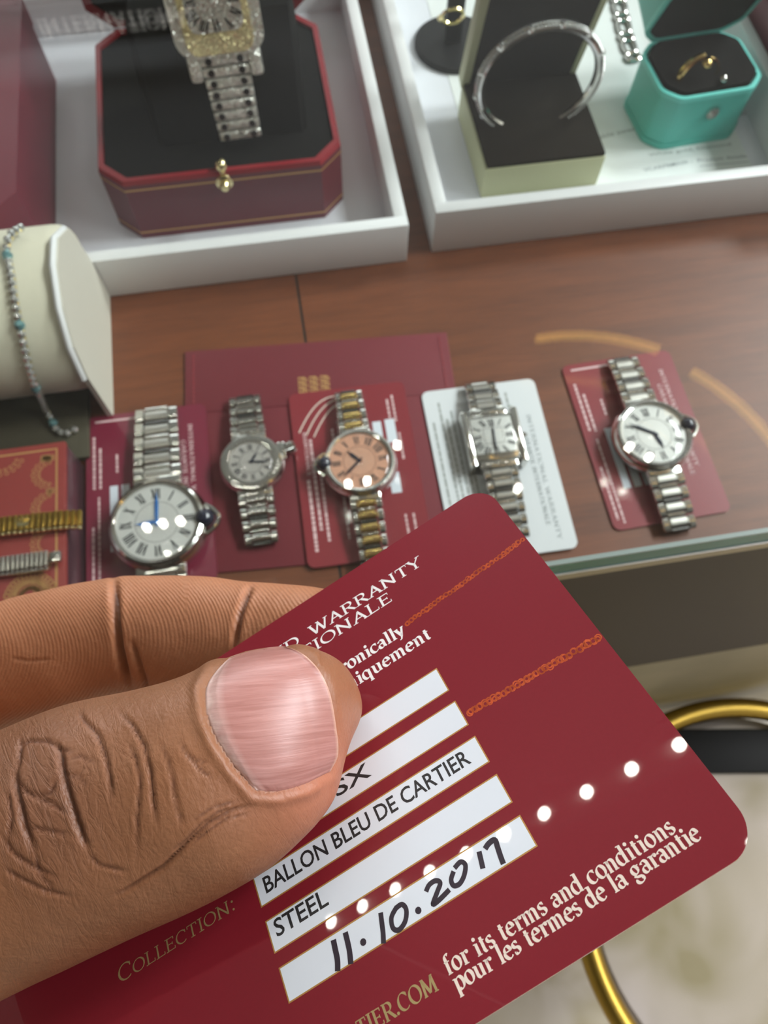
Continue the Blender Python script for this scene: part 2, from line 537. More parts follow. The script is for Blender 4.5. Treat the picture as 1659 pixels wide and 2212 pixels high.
# seriffed letters as pen strokes: cap height 0.7, x height 0.47
G = {
    'A': (0.70, [[(0.10, 0), (0.36, 0.7)], [(0.34, 0.7), (0.60, 0)], [(0.2, 0.24), (0.5, 0.24)], ser(0.1, 0), ser(0.6, 0)]),
    'C': (0.66, [arc(0.37, 0.35, 0.30, 0.345, 45, 315, 18), ('s', [(0.585, 0.66), (0.585, 0.5)])]),
    'D': (0.74, [[(0.15, 0), (0.15, 0.7)], [(0.15, 0.685), (0.32, 0.685)] + arc(0.34, 0.35, 0.33, 0.335, 85, -85, 14) + [(0.15, 0.015)], ser(0.12, 0), ser(0.12, 0.7)]),
    'E': (0.60, [[(0.15, 0), (0.15, 0.7)], [(0.15, 0.685), (0.5, 0.685)], [(0.15, 0.36), (0.42, 0.36)], [(0.15, 0.015), (0.53, 0.015)], ('s', [(0.5, 0.7), (0.5, 0.56)]), ('s', [(0.53, 0), (0.54, 0.15)]), ser(0.1, 0, 0.14), ser(0.1, 0.7, 0.14), ('s', [(0.42, 0.43), (0.42, 0.29)])]),
    'G': (0.72, [arc(0.37, 0.35, 0.30, 0.345, 45, 330, 18), [(0.61, 0.03), (0.61, 0.3)], ser(0.59, 0.31), ('s', [(0.585, 0.66), (0.585, 0.5)])]),
    'I': (0.32, [[(0.16, 0), (0.16, 0.7)], ser(0.16, 0, 0.26), ser(0.16, 0.7, 0.26)]),
    'L': (0.58, [[(0.15, 0), (0.15, 0.7)], [(0.15, 0.015), (0.5, 0.015)], ('s', [(0.52, 0), (0.53, 0.16)]), ser(0.13, 0.7), ser(0.11, 0, 0.16)]),
    'M': (0.88, [[(0.13, 0), (0.16, 0.7)], [(0.16, 0.7), (0.43, 0.06)], [(0.43, 0.06), (0.70, 0.7)], [(0.70, 0.7), (0.74, 0)], ser(0.13, 0, 0.2), ser(0.74, 0, 0.24), ser(0.12, 0.7, 0.12), ser(0.74, 0.7, 0.12)]),
    'N': (0.78, [[(0.14, 0), (0.14, 0.7)], [(0.12, 0.7), (0.62, 0.02)], [(0.62, 0), (0.62, 0.7)], ser(0.14, 0, 0.2), ser(0.09, 0.7, 0.14), ser(0.62, 0.7, 0.2)]),
    'O': (0.76, [arc(0.38, 0.35, 0.31, 0.345, 0, 360, 26)]),
    'P': (0.62, [[(0.15, 0), (0.15, 0.7)], [(0.15, 0.685), (0.3, 0.685)] + arc(0.33, 0.5, 0.2, 0.185, 85, -85, 10) + [(0.15, 0.315)], ser(0.15, 0), ser(0.1, 0.7, 0.14)]),
    'R': (0.68, [[(0.15, 0), (0.15, 0.7)], [(0.15, 0.685), (0.3, 0.685)] + arc(0.33, 0.51, 0.19, 0.175, 85, -85, 10) + [(0.15, 0.335)], [(0.33, 0.335), (0.6, 0.0)], ser(0.15, 0), ser(0.1, 0.7, 0.14), ser(0.62, 0, 0.14)]),
    'T': (0.64, [[(0.32, 0), (0.32, 0.7)], [(0.07, 0.685), (0.57, 0.685)], ser(0.32, 0), ('s', [(0.07, 0.7), (0.06, 0.54)]), ('s', [(0.57, 0.7), (0.58, 0.54)])]),
    'U': (0.74, [[(0.15, 0.7), (0.15, 0.25)] + arc(0.37, 0.24, 0.22, 0.225, 180, 360, 12) + [(0.59, 0.7)], ser(0.14, 0.7), ser(0.59, 0.7, 0.18)]),
    'V': (0.68, [[(0.08, 0.7), (0.34, 0)], [(0.34, 0), (0.6, 0.7)], ser(0.09, 0.7), ser(0.6, 0.7)]),
    'W': (0.98, [[(0.08, 0.7), (0.3, 0)], [(0.3, 0), (0.5, 0.66)], [(0.48, 0.7), (0.7, 0)], [(0.7, 0), (0.9, 0.7)], ser(0.09, 0.7), ser(0.9, 0.7), ser(0.47, 0.7, 0.16)]),
    'X': (0.66, [[(0.1, 0.7), (0.56, 0)], [(0.1, 0), (0.56, 0.7)], ser(0.1, 0), ser(0.56, 0), ser(0.1, 0.7), ser(0.56, 0.7)]),
    'Y': (0.64, [[(0.07, 0.7), (0.32, 0.32)], [(0.32, 0.32), (0.57, 0.7)], [(0.32, 0), (0.32, 0.34)], ser(0.32, 0), ser(0.08, 0.7), ser(0.57, 0.7)]),
    'a': (0.46, [[(0.09, 0.36)] + arc(0.21, 0.33, 0.13, 0.13, 150, 0, 8) + [(0.34, 0.08), (0.4, 0.02), (0.44, 0.05)], arc(0.2, 0.13, 0.13, 0.125, 60, 330, 12)]),
    'b': (0.52, [[(0.13, 0.02), (0.13, 0.74)], arc(0.29, 0.235, 0.165, 0.235, 130, -130, 14), ser(0.07, 0.73, 0.12)]),
    'c': (0.42, [arc(0.25, 0.235, 0.19, 0.235, 50, 320, 14), ('s', [(0.36, 0.42), (0.37, 0.34)])]),
    'd': (0.52, [arc(0.22, 0.235, 0.165, 0.235, 50, 310, 14), [(0.38, 0.0), (0.38, 0.74)], ser(0.32, 0.73, 0.14), ser(0.42, 0.01, 0.1)]),
    'e': (0.45, [[(0.08, 0.26), (0.38, 0.27)] + arc(0.235, 0.255, 0.145, 0.21, 5, 180, 12) + arc(0.245, 0.235, 0.185, 0.235, 180, 318, 10)]),
    'f': (0.32, [[(0.14, 0), (0.14, 0.58)] + arc(0.24, 0.6, 0.1, 0.13, 180, 45, 6), ('s', [(0.04, 0.46), (0.28, 0.46)]), ser(0.15, 0)]),
    'g': (0.47, [arc(0.21, 0.31, 0.14, 0.155, 0, 360, 16), [(0.15, 0.16), (0.1, 0.09), (0.16, 0.05), (0.34, 0.02)] + arc(0.23, -0.09, 0.16, 0.11, 35, -215, 14), ('s', [(0.3, 0.43), (0.44, 0.45)])]),
    'i': (0.28, [[(0.15, 0), (0.15, 0.46)], ('d', [(0.14, 0.64)]), ser(0.15, 0), ser(0.09, 0.455, 0.12)]),
    'l': (0.28, [[(0.15, 0), (0.15, 0.74)], ser(0.15, 0), ser(0.09, 0.73, 0.12)]),
    'm': (0.80, [[(0.14, 0), (0.14, 0.46)], [(0.14, 0.34)] + arc(0.27, 0.33, 0.12, 0.13, 140, 0, 8) + [(0.39, 0)], [(0.39, 0.34)] + arc(0.52, 0.33, 0.12, 0.13, 140, 0, 8) + [(0.64, 0)], ser(0.14, 0, 0.18), ser(0.39, 0, 0.18), ser(0.65, 0, 0.18), ser(0.08, 0.455, 0.12)]),
    'n': (0.54, [[(0.14, 0), (0.14, 0.46)], [(0.14, 0.33)] + arc(0.265, 0.33, 0.125, 0.13, 140, 0, 8) + [(0.39, 0)], ser(0.14, 0, 0.18), ser(0.4, 0, 0.18), ser(0.08, 0.455, 0.12)]),
    'o': (0.49, [arc(0.245, 0.235, 0.175, 0.235, 0, 360, 20)]),
    'p': (0.52, [[(0.14, -0.22), (0.14, 0.46)], arc(0.3, 0.235, 0.16, 0.235, 130, -130, 14), ser(0.14, -0.22, 0.2), ser(0.08, 0.455, 0.12)]),
    'q': (0.52, [arc(0.22, 0.235, 0.165, 0.235, 50, 310, 14), [(0.38, -0.22), (0.38, 0.46)], ser(0.38, -0.22, 0.2)]),
    'r': (0.38, [[(0.14, 0), (0.14, 0.46)], [(0.14, 0.32)] + arc(0.27, 0.33, 0.12, 0.12, 145, 60, 5), ('d', [(0.33, 0.41)]), ser(0.15, 0), ser(0.08, 0.455, 0.12)]),
    's': (0.37, [arc(0.185, 0.355, 0.11, 0.105, 40, 250, 10) + arc(0.18, 0.125, 0.125, 0.12, 75, -140, 10), ('s', [(0.285, 0.45), (0.285, 0.36)]), ('s', [(0.06, 0.12), (0.06, 0.02)])]),
    't': (0.32, [[(0.15, 0.6), (0.15, 0.12)] + arc(0.23, 0.11, 0.08, 0.105, 180, 300, 6), ('s', [(0.05, 0.455), (0.28, 0.455)])]),
    'u': (0.54, [[(0.13, 0.46), (0.13, 0.15)] + arc(0.25, 0.14, 0.12, 0.135, 180, 310, 8), [(0.4, 0.0), (0.4, 0.46)], ser(0.08, 0.455, 0.12), ser(0.34, 0.455, 0.12), ser(0.43, 0.01, 0.1)]),
    'y': (0.48, [[(0.07, 0.46), (0.25, 0.0)], [(0.41, 0.46), (0.24, 0.0), (0.17, -0.17), (0.08, -0.2)], ser(0.08, 0.46), ser(0.41, 0.46, 0.16)]),
    '.': (0.22, [('d', [(0.11, 0.05)])]),
    ':': (0.24, [('d', [(0.12, 0.05)]), ('d', [(0.12, 0.4)])]),
    '-': (0.3, [('s', [(0.05, 0.25), (0.25, 0.25)])]),
    ' ': (0.28, []),
}


def serif_width(s, sp=0.0):
    return sum(G[c][0] + sp for c in s)


def serif(mb, s, x, y, size, sx=1.0, weight=0.15, sp=0.0, z0=0.0, z1=0.02, m=None, small=None, nib=22):
    """write s from (x, y); size = em in mm"""
    cx = x
    for ch in s:
        k = size
        c = ch
        if small and ch.islower():
            c, k = ch.upper(), size * small
        adv, strokes = G[c]
        for st in strokes:
            if st and st[0] == 's':
                pts, mode = st[1], 's'
            elif st and st[0] == 'd':
                p = st[1][0]
                r = weight * 0.55 * k
                mb.prism([(cx + p[0] * k * sx + r * math.cos(a * PI / 4), y + p[1] * k + r * math.sin(a * PI / 4)) for a in range(8)], z0, z1, m)
                continue
            else:
                pts, mode = st, 'p'
            P = [(cx + px * k * sx, y + py * k) for px, py in pts]
            ws = []
            for j in range(len(P)):
                a, b = P[max(j - 1, 0)], P[min(j + 1, len(P) - 1)]
                th = math.degrees(math.atan2(b[1] - a[1], b[0] - a[0]))
                if mode == 's':
                    ws.append(0.042 * k)
                else:
                    ws.append(max(0.042, weight * abs(math.sin(math.radians(th - nib)))) * k)
            mb.strip(P, ws, z0, z1, m)
        cx += (adv * sx + sp) * k
    return cx


def sans_mb(text, width, height, m=None, z=0.02, bold=False):
    """plain sans lettering fitted to width x cap height (mm), baseline at the origin"""
    cu = bpy.data.curves.new('lettering', 'FONT')
    cu.body = text
    cu.size = 1.0
    cu.resolution_u = 3
    cu.offset = 0.013
    o = bpy.data.objects.new('lettering', cu)
    COL.objects.link(o)
    dg = bpy.context.evaluated_depsgraph_get()
    me = o.evaluated_get(dg).to_mesh()
    V = [v.co.copy() for v in me.vertices]
    Fs = [tuple(p.vertices) for p in me.polygons]
    o.evaluated_get(dg).to_mesh_clear()
    bpy.data.objects.remove(o)
    bpy.data.curves.remove(cu)
    xs = [v.x for v in V]
    x0, x1 = min(xs), max(xs)
    cap = 0.716
    mb = MB()
    sx, sy = width / (x1 - x0), height / cap
    mb.add([((v.x - x0) * sx, v.y * sy, z) for v in V], Fs, m)
    return mb


def dashes(mb, x, y, length, h, z0, z1, vertical=False, wmin=1.0, wmax=3.2, m=None):
    """a row of small print too fine to read"""
    t = 0.0
    while t < length:
        w = min(random.uniform(wmin, wmax), length - t)
        if w > 0.3:
            if vertical:
                mb.box((x, y - t - w / 2, (z0 + z1) / 2), (h, w, z1 - z0), m)
            else:
                mb.box((x + t + w / 2, y, (z0 + z1) / 2), (w, h, z1 - z0), m)
        t += w + 0.45

GLASS_Z = 123.5

# ------------------------------------------------------------------ room
XW0, XW1, YW0, YW1 = -2900, 2300, -2300, 3000
struct(build('floor', MB().box(((XW0 + XW1) / 2, (YW0 + YW1) / 2, -FLOOR - 10), (XW1 - XW0, YW1 - YW0, 20)), M['floor'], smooth=0))
struct(build('ceiling', MB().box(((XW0 + XW1) / 2, (YW0 + YW1) / 2, CEIL + 10), (XW1 - XW0, YW1 - YW0, 20)), M['ceiling'], smooth=0))
hz, zc = CEIL + FLOOR, (CEIL - FLOOR) / 2
struct(build('wall_left', MB().box((XW0 - 10, (YW0 + YW1) / 2, zc), (20, YW1 - YW0, hz)), M['wall'], smooth=0))
struct(build('wall_right', MB().box((XW1 + 10, (YW0 + YW1) / 2, zc), (20, YW1 - YW0, hz)), M['wall'], smooth=0))
struct(build('wall_back', MB().box(((XW0 + XW1) / 2, YW1 + 10, zc), (XW1 - XW0, 20, hz)), M['wall'], smooth=0))
struct(build('wall_front', MB().box(((XW0 + XW1) / 2, YW0 - 10, zc), (XW1 - XW0, 20, hz)), M['wall'], smooth=0))


def area(name, x, y, z, sx, sy, w, col, parent, rot=(0, 0, 0)):
    li = bpy.data.lights.new(name, 'AREA')
    li.shape = 'RECTANGLE'
    li.size, li.size_y = sx * S, sy * S
    li.energy = w
    li.color = col
    o = bpy.data.objects.new(name, li)
    COL.objects.link(o)
    o.location = W3((x, y, z))
    o.rotation_euler = rot
    return o


# added fill lights: unseen flush ceiling panels, each a frame over its own light
for i, (x, y, k) in enumerate(((1900, 1150, 2.5), (1900, 250, 1.9), (1900, -650, 0.6), (700, -1300, 0.2))):
    t = thing('ceiling_fill_light', 'added fill light, square flush ceiling panel ' + ['near the right wall beyond the counter', 'near the right wall level with the counter front', 'in the near right corner of the ceiling', 'over the customer side of the counter'][i], 'ceiling light', (x, y, CEIL - 14), group='added ceiling fill lights')
    build('fill_panel_frame', MB().prism(rrect(620, 620, 20), 0, 14), M['lampbody'], t)
    area('fill_panel_lamp', x, y, CEIL - 16, 560, 560, AREA_W * k, WHITE, t)

# slim lamp bar hung over the counter: a row of small lenses
nsp, ZB = 10, 450.0
rail0 = (-55.0, 160.0)
t = thing('lamp_bar', 'slim white lamp bar of small round lenses hung over the counter', 'light bar', (rail0[0], rail0[1], ZB))
xb, yb = -25.4 * (nsp - 1), -1.9 * (nsp - 1)
angb = math.atan2(yb, xb)
TB = Matrix.Translation((xb / 2, yb / 2, 0)) @ Matrix.Rotation(angb, 4, 'Z')
build('housing', MB().rbox((0, 0, 5), (-xb + 26, 12, 8), 1.5, TB), M['lampbody'], t)
for k in range(nsp):
    build('lens', MB().lathe([(0, 0), (3.1, 0), (3.1, 1.2), (0, 1.2)], 20, Matrix.Translation((-25.4 * k, -1.9 * k, 0))), M['led'], t)
for k in (0, nsp - 1):
    build('cable', MB().tube([(-25.4 * k, -1.9 * k, 8), (-25.4 * k, -1.9 * k, CEIL - ZB)], 0.5, 6), M['lampbody'], t)

# small downlights whose points show in the glass and the watches
for px_, py_, wh in ((350, 1128, 'nearest the lamp bar'), (388, 1123, 'second from the lamp bar'), (315, 1136, 'left of the lamp bar'), (752, 1042, 'third from the lamp bar'), (793, 1036, 'fourth from the lamp bar'), (858, 958, 'far out over the counter'), (1362, 962, 'near the ring pendant'), (1405, 984, 'inside the ring pendant'), (1120, 1052, 'by the rim of the ring pendant')):
    P = at_z(px_, py_, GLASS_Z)
    dd_ = ray(px_, py_) * np.array([1, 1, -1])
    P = P + dd_ * (CEIL - 4 - P[2]) / dd_[2]
    t = thing('ceiling_downlight', 'small round recessed ceiling downlight ' + wh, 'downlight', tuple(P), group='small ceiling downlights')
    build('trim_ring', MB().loft([[(r * math.cos(2 * PI * i / 24), r * math.sin(2 * PI * i / 24), z) for i in range(24)] for r, z in ((9.5, 2), (9.5, 0), (18, 0), (18, 2))], False), M['lampbody'], t)
    build('lens', MB().lathe([(0, 0.5), (9, 0.5), (9, 1.5), (0, 1.5)], 24), M['led'], t)

# round gold ring lamp that mirrors in the glass top
t = thing('ring_pendant', 'large gold pendant lamp of curved arcs hanging from the ceiling', 'pendant lamp', (712, 622, 1745))
RP = 578
for a0, a1, rr in ((57, 93, RP), (-150, 46, RP - 22)):
    build('light_arc', MB().tube([(rr * math.cos(math.radians(a0 + (a1 - a0) * i / 48)), rr * math.sin(math.radians(a0 + (a1 - a0) * i / 48)), 0) for i in range(49)], 11, 10), M['ringlamp'], t)
for a in (75, 20, 260):
    a = math.radians(a)
    build('cable', MB().tube([(RP * math.cos(a), RP * math.sin(a), 15), (RP * math.cos(a), RP * math.sin(a), 45)], 2, 6), M['lampbody'], t)

# unseen lights added on the back wall to give the metal bright reflections
for xp, lab in ((-700, 'added unseen fill light on the back wall left of the counter centre'), (900, 'added unseen fill light on the back wall right of the counter centre')):
    t = thing('back_fill_light', lab, 'wall light', (xp, YW1 - 12, 900), group='added fill lights on the back wall')
    build('fill_panel_frame', MB().box((0, 6, 0), (1460, 12, 1260)), M['lampbody'], t)
    area('fill_panel_lamp', xp, YW1 - 16, 900, 1400, 1200, WALL_W, WHITE, t, (-PI / 2, 0, 0))

# hung sign whose lettering shows upside down in the glass
SGY = 2600.0


def mirror_at_y(px, py, yy, zg=123.5):
    P = at_z(px, py, zg)
    d = ray(px, py) * np.array([1, 1, -1])
    return P + d * (yy - P[1]) / d[1]


sgn0, sgn1 = mirror_at_y(75, 42, SGY), mirror_at_y(420, -8, SGY)
t = thing('hanging_sign', 'grey sign board with pale lettering hung from the ceiling', 'sign', (sgn0[0], SGY, sgn0[2]))
mbs = MB()
wd = serif_width('INTERNATIONAL')
szs = (sgn1[0] - sgn0[0]) / wd
serif(mbs, 'INTERNATIONAL', 0, 0, szs, weight=0.15, z0=0, z1=6, m=Matrix.Translation((0, -2, 0)) @ Matrix.Rotation(PI / 2, 4, 'X'))
build('letters', mbs, mat('sign_letters_added_glow', (0.9, 0.88, 0.84), 0.5, emit=1.2), t)  # glow added to the letters so their reflection shows in the glass
wl = sgn1[0] - sgn0[0]
build('board', MB().box((wl / 2 - 60, 8, 20), (wl + 420, 16, 150)), mat('grey_sign_board', (0.2, 0.2, 0.2), 0.6), t)
for xx in (0, wl - 100):
    build('rod', MB().tube([(xx, 8, 95), (xx, 8, CEIL - sgn0[2])], 4, 8), M['lampbody'], t)

# ------------------------------------------------------------------ display counter
FY = 51.0            # front face of the counter
GT, GB = 123.5, 113.5  # glass top
CX0, CX1, CY1 = -700.0, 800.0, 640.0
counter = thing('display_counter', 'wooden jewellery display counter with veneered shelf and dark front', 'counter', (0, 0, -FLOOR))
Z = FLOOR


def cz(mb):
    for v in mb.v:
        v.z += Z
    return mb


SEAMX = 2.2
build('shelf_board', cz(MB().box(((CX0 + SEAMX - 0.6) / 2, (FY + 3.2 + CY1) / 2, -9), (SEAMX - 0.6 - CX0, CY1 - FY - 3.2, 18))), M['wood'], counter, 0)
build('shelf_board', cz(MB().box(((CX1 + SEAMX + 0.6) / 2, (FY + 3.2 + CY1) / 2, -9), (CX1 - SEAMX - 0.6, CY1 - FY - 3.2, 18))), M['wood'], counter, 0)
build('shelf_joint', cz(MB().box((SEAMX, (FY + 3.2 + CY1) / 2, -9.4), (1.2, CY1 - FY - 3.2, 17.6))), M['seam'], counter, 0)
build('edge_strip', cz(MB().box(((CX0 + CX1) / 2, FY + 1.2, 110.8), (CX1 - CX0, 4, 5.4))), M['brass_dull'], counter, 0, label='dull bronze strip under the glass edge')
build('front_panel', cz(MB().box(((CX0 + CX1) / 2, FY + 1.5, 4.5), (CX1 - CX0, 3, 207))), M['front'], counter, 0, label='dark brown lacquered front panel')
build('lower_panel', cz(MB().box(((CX0 + CX1) / 2, FY + 9, -470), (CX1 - CX0, 18, 740))), M['front_low'], counter, 0, label='beige lower front panel')
build('side_panel', cz(MB().box((CX0 - 9, (FY + CY1) / 2, -363), (18, CY1 - FY, 953))), M['front'], counter, 0)
build('side_panel', cz(MB().box((CX1 + 9, (FY + CY1) / 2, -363), (18, CY1 - FY, 953))), M['front'], counter, 0)
build('back_panel', cz(MB().box(((CX0 + CX1) / 2, CY1 + 9, -363), (CX1 - CX0, 18, 953))), M['wood'], counter, 0)

gt = thing('glass_top', 'clear glass counter top with green front edge', 'glass top', (0, 0, GB))
build('pane', MB().box(((CX0 + CX1) / 2, (FY + 0.4 + CY1) / 2, (GT - GB) / 2), (CX1 - CX0, CY1 - FY - 0.4, GT - GB)), M['glass'], gt, 0)
h = GT - GB
build('polished_edge', MB().box(((CX0 + CX1) / 2, FY - 0.2, h / 2 + 0.5), (CX1 - CX0, 1.2, h - 2.6)), M['glass_edge'], gt, 0, label='green polished glass edge')
build('arris', MB().box(((CX0 + CX1) / 2, FY - 0.2, h - 0.4), (CX1 - CX0, 1.2, 0.8), Matrix.Identity(4)), M['edge_soft'], gt, 0)
build('arris', MB().box(((CX0 + CX1) / 2, FY - 0.3, 0.9), (CX1 - CX0, 1.5, 1.7), Matrix.Identity(4)), M['edge_hi'], gt, 0)

# ------------------------------------------------------------------ stool below the counter
t = thing('stool', 'round cream velvet stool with a gold tube rim beside the counter', 'stool', (332, -125, -FLOOR))
zs = FLOOR - 420
build('seat_cushion', MB().lathe([(0, zs - 70), (140, zs - 70), (158, zs - 55), (160, zs - 30), (150, zs - 14), (120, zs - 8), (0, zs - 5)], 64), M['seatfab'], t)
build('rim', MB().tube([(165 * math.cos(2 * PI * i / 96), 165 * math.sin(2 * PI * i / 96), zs) for i in range(96)], 9.5, 14, True), M['gold_soft'], t, label='gold tube rim')
build('seat_strap', MB().rbox((12, 126, zs - 2), (196, 40, 8), 3, Matrix.Rotation(math.radians(-9), 4, 'Z')), M['black'], t, label='black strap across the seat')
for a in (56, 165, 285, 345):
    a = math.radians(a)
    build('leg', MB().tube([(160 * math.cos(a), 160 * math.sin(a), zs - 2), (172 * math.cos(a), 172 * math.sin(a), 0)], 9, 12), M['gold_soft'], t)

# ------------------------------------------------------------------ trays
def tray(x0, x1, y0, y1, hgt, label):
    t = thing('display_tray', label, 'tray', ((x0 + x1) / 2, y0, 0), group='white display trays')
    w, d = x1 - x0, y1 - y0
    wall = 6.5
    mb = MB()
    mb.rbox((0, wall / 2, hgt / 2), (w, wall, hgt), 0.8)
    mb.rbox((0, d - wall / 2, hgt / 2), (w, wall, hgt), 0.8)
    mb.rbox((-w / 2 + wall / 2, d / 2, hgt / 2), (wall, d - 2 * wall + 1.4, hgt), 0.8)
    mb.rbox((w / 2 - wall / 2, d / 2, hgt / 2), (wall, d - 2 * wall + 1.4, hgt), 0.8)
    build('tray_frame', mb, M['tray'], t)
    build('tray_lining', MB().box((0, d / 2, 1.5), (w - 2 * wall, d - 2 * wall, 3)), M['tray_in'], t, 0)
    return t


tray(-185, 59, 255.3, 452, 25, 'white lacquered tray holding the red watch box')
tray(72.5, 272, 258.8, 470, 27, 'white lacquered tray holding the turquoise ring box')

# printed paper lying in the right tray
t = thing('printed_sheet', 'white printed paper sheet lying under the turquoise ring box', 'paper', (188, 365, 3))
build('sheet', MB().box((-8, 0, 0.15), (150, 176, 0.3)), M['paper'], t, 0)


def paper_text(txt, pa, pb, hgt, m='print_lgrey', name='printed_text'):
    a, b = at_z(*pa, 3.3), at_z(*pb, 3.3)
    ang = math.atan2(b[1] - a[1], b[0] - a[0])
    mm = Matrix.Translation((a[0] - 188, a[1] - 365, 0.3)) @ Matrix.Rotation(ang, 4, 'Z')
    build(name, sans_mb(txt, math.hypot(b[0] - a[0], b[1] - a[1]), hgt, mm), M[m], t, 0)


paper_text('able sweet', (1296, 300), (1382, 279), 3.0)
paper_text('platinum', (1575, 252), (1655, 242), 3.4)
paper_text('White gold, Diamond', (1402, 338), (1580, 314), 2.3)
paper_text('VCARPBMA00 -', (1392, 371), (1497, 351), 2.5, 'print_grey')
paper_text('Product details', (1508, 350), (1614, 340), 2.5, 'print_grey')
a, b = at_z(1512, 359, 3.3), at_z(1618, 349, 3.3)
build('underline', MB().strip([(a[0] - 188, a[1] - 365), (b[0] - 188, b[1] - 365)], 0.5, 0.3, 0.33), M['print_grey'], t, 0)

# ------------------------------------------------------------------ red octagonal watch box
X0, X1, Y0, Y1, CH, TOPZ = -82.5, 32.5, 287.0, 394.0, 11.0, 38.5
bx, by = (X0 + X1) / 2, Y0
t = thing('watch_box', 'open red octagonal watch box with black lining and gold studs', 'watch box', (bx, by, 3))
O = octagon(X0 - bx, X1 - bx, 0, Y1 - Y0, CH)


def ins(poly, d):
    cx = sum(p[0] for p in poly) / len(poly)
    cy_ = sum(p[1] for p in poly) / len(poly)
    w = max(p[0] for p in poly) - min(p[0] for p in poly)
    hh = max(p[1] for p in poly) - min(p[1] for p in poly)
    return [(cx + (p[0] - cx) * (1 - 2 * d / w), cy_ + (p[1] - cy_) * (1 - 2 * d / hh)) for p in poly]


H = TOPZ - 3
base = build('base', MB().prism(O, 0, H - 2.2), M['redbox'], t)
rim = MB()
A_, B_ = O, ins(O, 3.0)
n = 8
rim.add([(p[0], p[1], H - 2.2) for p in A_] + [(p[0], p[1], H) for p in ins(A_, 0.6)] + [(p[0], p[1], H) for p in B_] + [(p[0], p[1], H - 7) for p in B_],
        [(j * 8 + i, j * 8 + (i + 1) % 8, (j + 1) * 8 + (i + 1) % 8, (j + 1) * 8 + i) for j in range(3) for i in range(8)])
build('rim', rim, M['redrim'], t)
build('lining', MB().prism(ins(O, 3.2), H - 2.2 + 0.05, H - 1.5), M['velvet'], t, label='black velvet lining')
for zz, nm in ((H - 5.5, 'tooled_line'), (3.6, 'tooled_line')):
    out = ins(O, -0.12)
    mb = MB()
    rows = [[(p[0], p[1], zz) for p in out], [(p[0], p[1], zz + 0.9) for p in out]]
    mb.loft(rows, False)
    build(nm, mb, M['goldline'], t, 0, label='thin gold tooled line')
# lid, tipped back behind the hinge
hy = Y1 - Y0
T = Matrix.Translation((0, hy - 1, H + 1)) @ Matrix.Rotation(math.radians(97), 4, 'X')
LO = octagon(X0 - bx, X1 - bx, 0, 71, CH)
lid = build('lid', MB().prism(LO, -30, 0, T @ Matrix.Diagonal((1, 1, 1, 1))), M['redrim'], t)
build('lid_lining', MB().prism(ins(LO, 4.5), 0.0, 0.5, T), M['velvet'], lid)
# studs
sx_, = (-25.0 - bx,)
build('stud', MB().sphere((sx_, 2.0, H + 2.2), 3.0, 16).lathe([(2, H - 1), (1.6, H + 1)], 12, Matrix.Translation((sx_, 2, 0))), M['gold_pale'], t)
zc_ = 34.0 - 3
build('push_button', MB().lathe([(0, 0), (4.2, 0), (4.0, 1.2), (2.4, 1.8), (2.6, 3.2), (1.8, 4.8), (0, 5.2)], 24, Matrix.Translation((sx_, 0.2, zc_ - 1)) @ Matrix.Rotation(PI / 2, 4, 'X')), M['gold_pale'], t, label='round gold push button')
# pillow that carries the watch
pil = [(309, 36.5), (310.5, 60), (313, 84), (317, 93), (324, 95), (336, 92), (342, 80), (345, 37)]
rings_ = []
for xx, k in ((-19, 0.86), (-16, 1.0), (50, 1.0), (53, 0.86)):
    rings_.append([(xx - 10, 327 + (y - 327) * k - by, 38 + (z - 38) * k - 3) for y, z in pil])
build('cushion', MB().loft(rings_), M['velvet'], t, label='black velvet watch cushion')

# maroon box at the left end of the same tray
t = thing('jewellery_box', 'closed maroon box at the left end of the white tray', 'box', (-150, 262, 3))
build('body', MB().prism(octagon(-30, 35, 2, 160, 14), 0, 32), M['maroon'], t)
build('lid', MB().prism(octagon(-30.6, 35.6, 1.4, 160.6, 14), 32.2, 46), M['maroon'], t)

# maroon box beside the right tray, only its corner in view
t = thing('jewellery_box', 'maroon box corner at the right end of the shelf beside the white tray', 'box', (318, 262, 0))
build('body', MB().rbox((0, 60, 20), (88, 118, 40), 2), M['maroon'], t)
build('lid', MB().rbox((0, 60, 46.2), (89, 119, 12), 2), M['maroon'], t)

# ------------------------------------------------------------------ pale green bracelet box
gx0, gx1, gy0, gy1 = 104.0, 167.0, 287.5, 348.0
gx = (gx0 + gx1) / 2
t = thing('bracelet_box', 'open pale green box lined in dark brown holding a stone-set bangle', 'jewellery box', (gx, gy0, 3.3))
w, d = gx1 - gx0, gy1 - gy0
build('base', MB().rbox((0, d / 2, 9.2), (w, d, 18.4), 0.8), M['green'], t)
build('cushion', MB().rbox((0.3, d / 2, 19.2), (w - 1.2, d - 1.4, 2.6), 1.0), M['brownvel'], t, label='dark brown suede cushion')
T = Matrix.Translation((0, d + 0.5, 16)) @ Matrix.Rotation(math.radians(105), 4, 'X')
lid = build('lid', MB().rbox((0, 46, -4), (w, 92, 8), 0.8, T), M['green'], t)
build('lid_lining', MB().rbox((0, 46, 0.4), (w - 8, 84, 1.2), 0.5, T), M['brownvel'], lid)
build('lid_lettering', sans_mb('Collection', 18, 2.2, T @ Matrix.Translation((-9, 70, 1.05))), mat('pale_box_print', (0.3, 0.27, 0.2), 0.5), lid, 0)

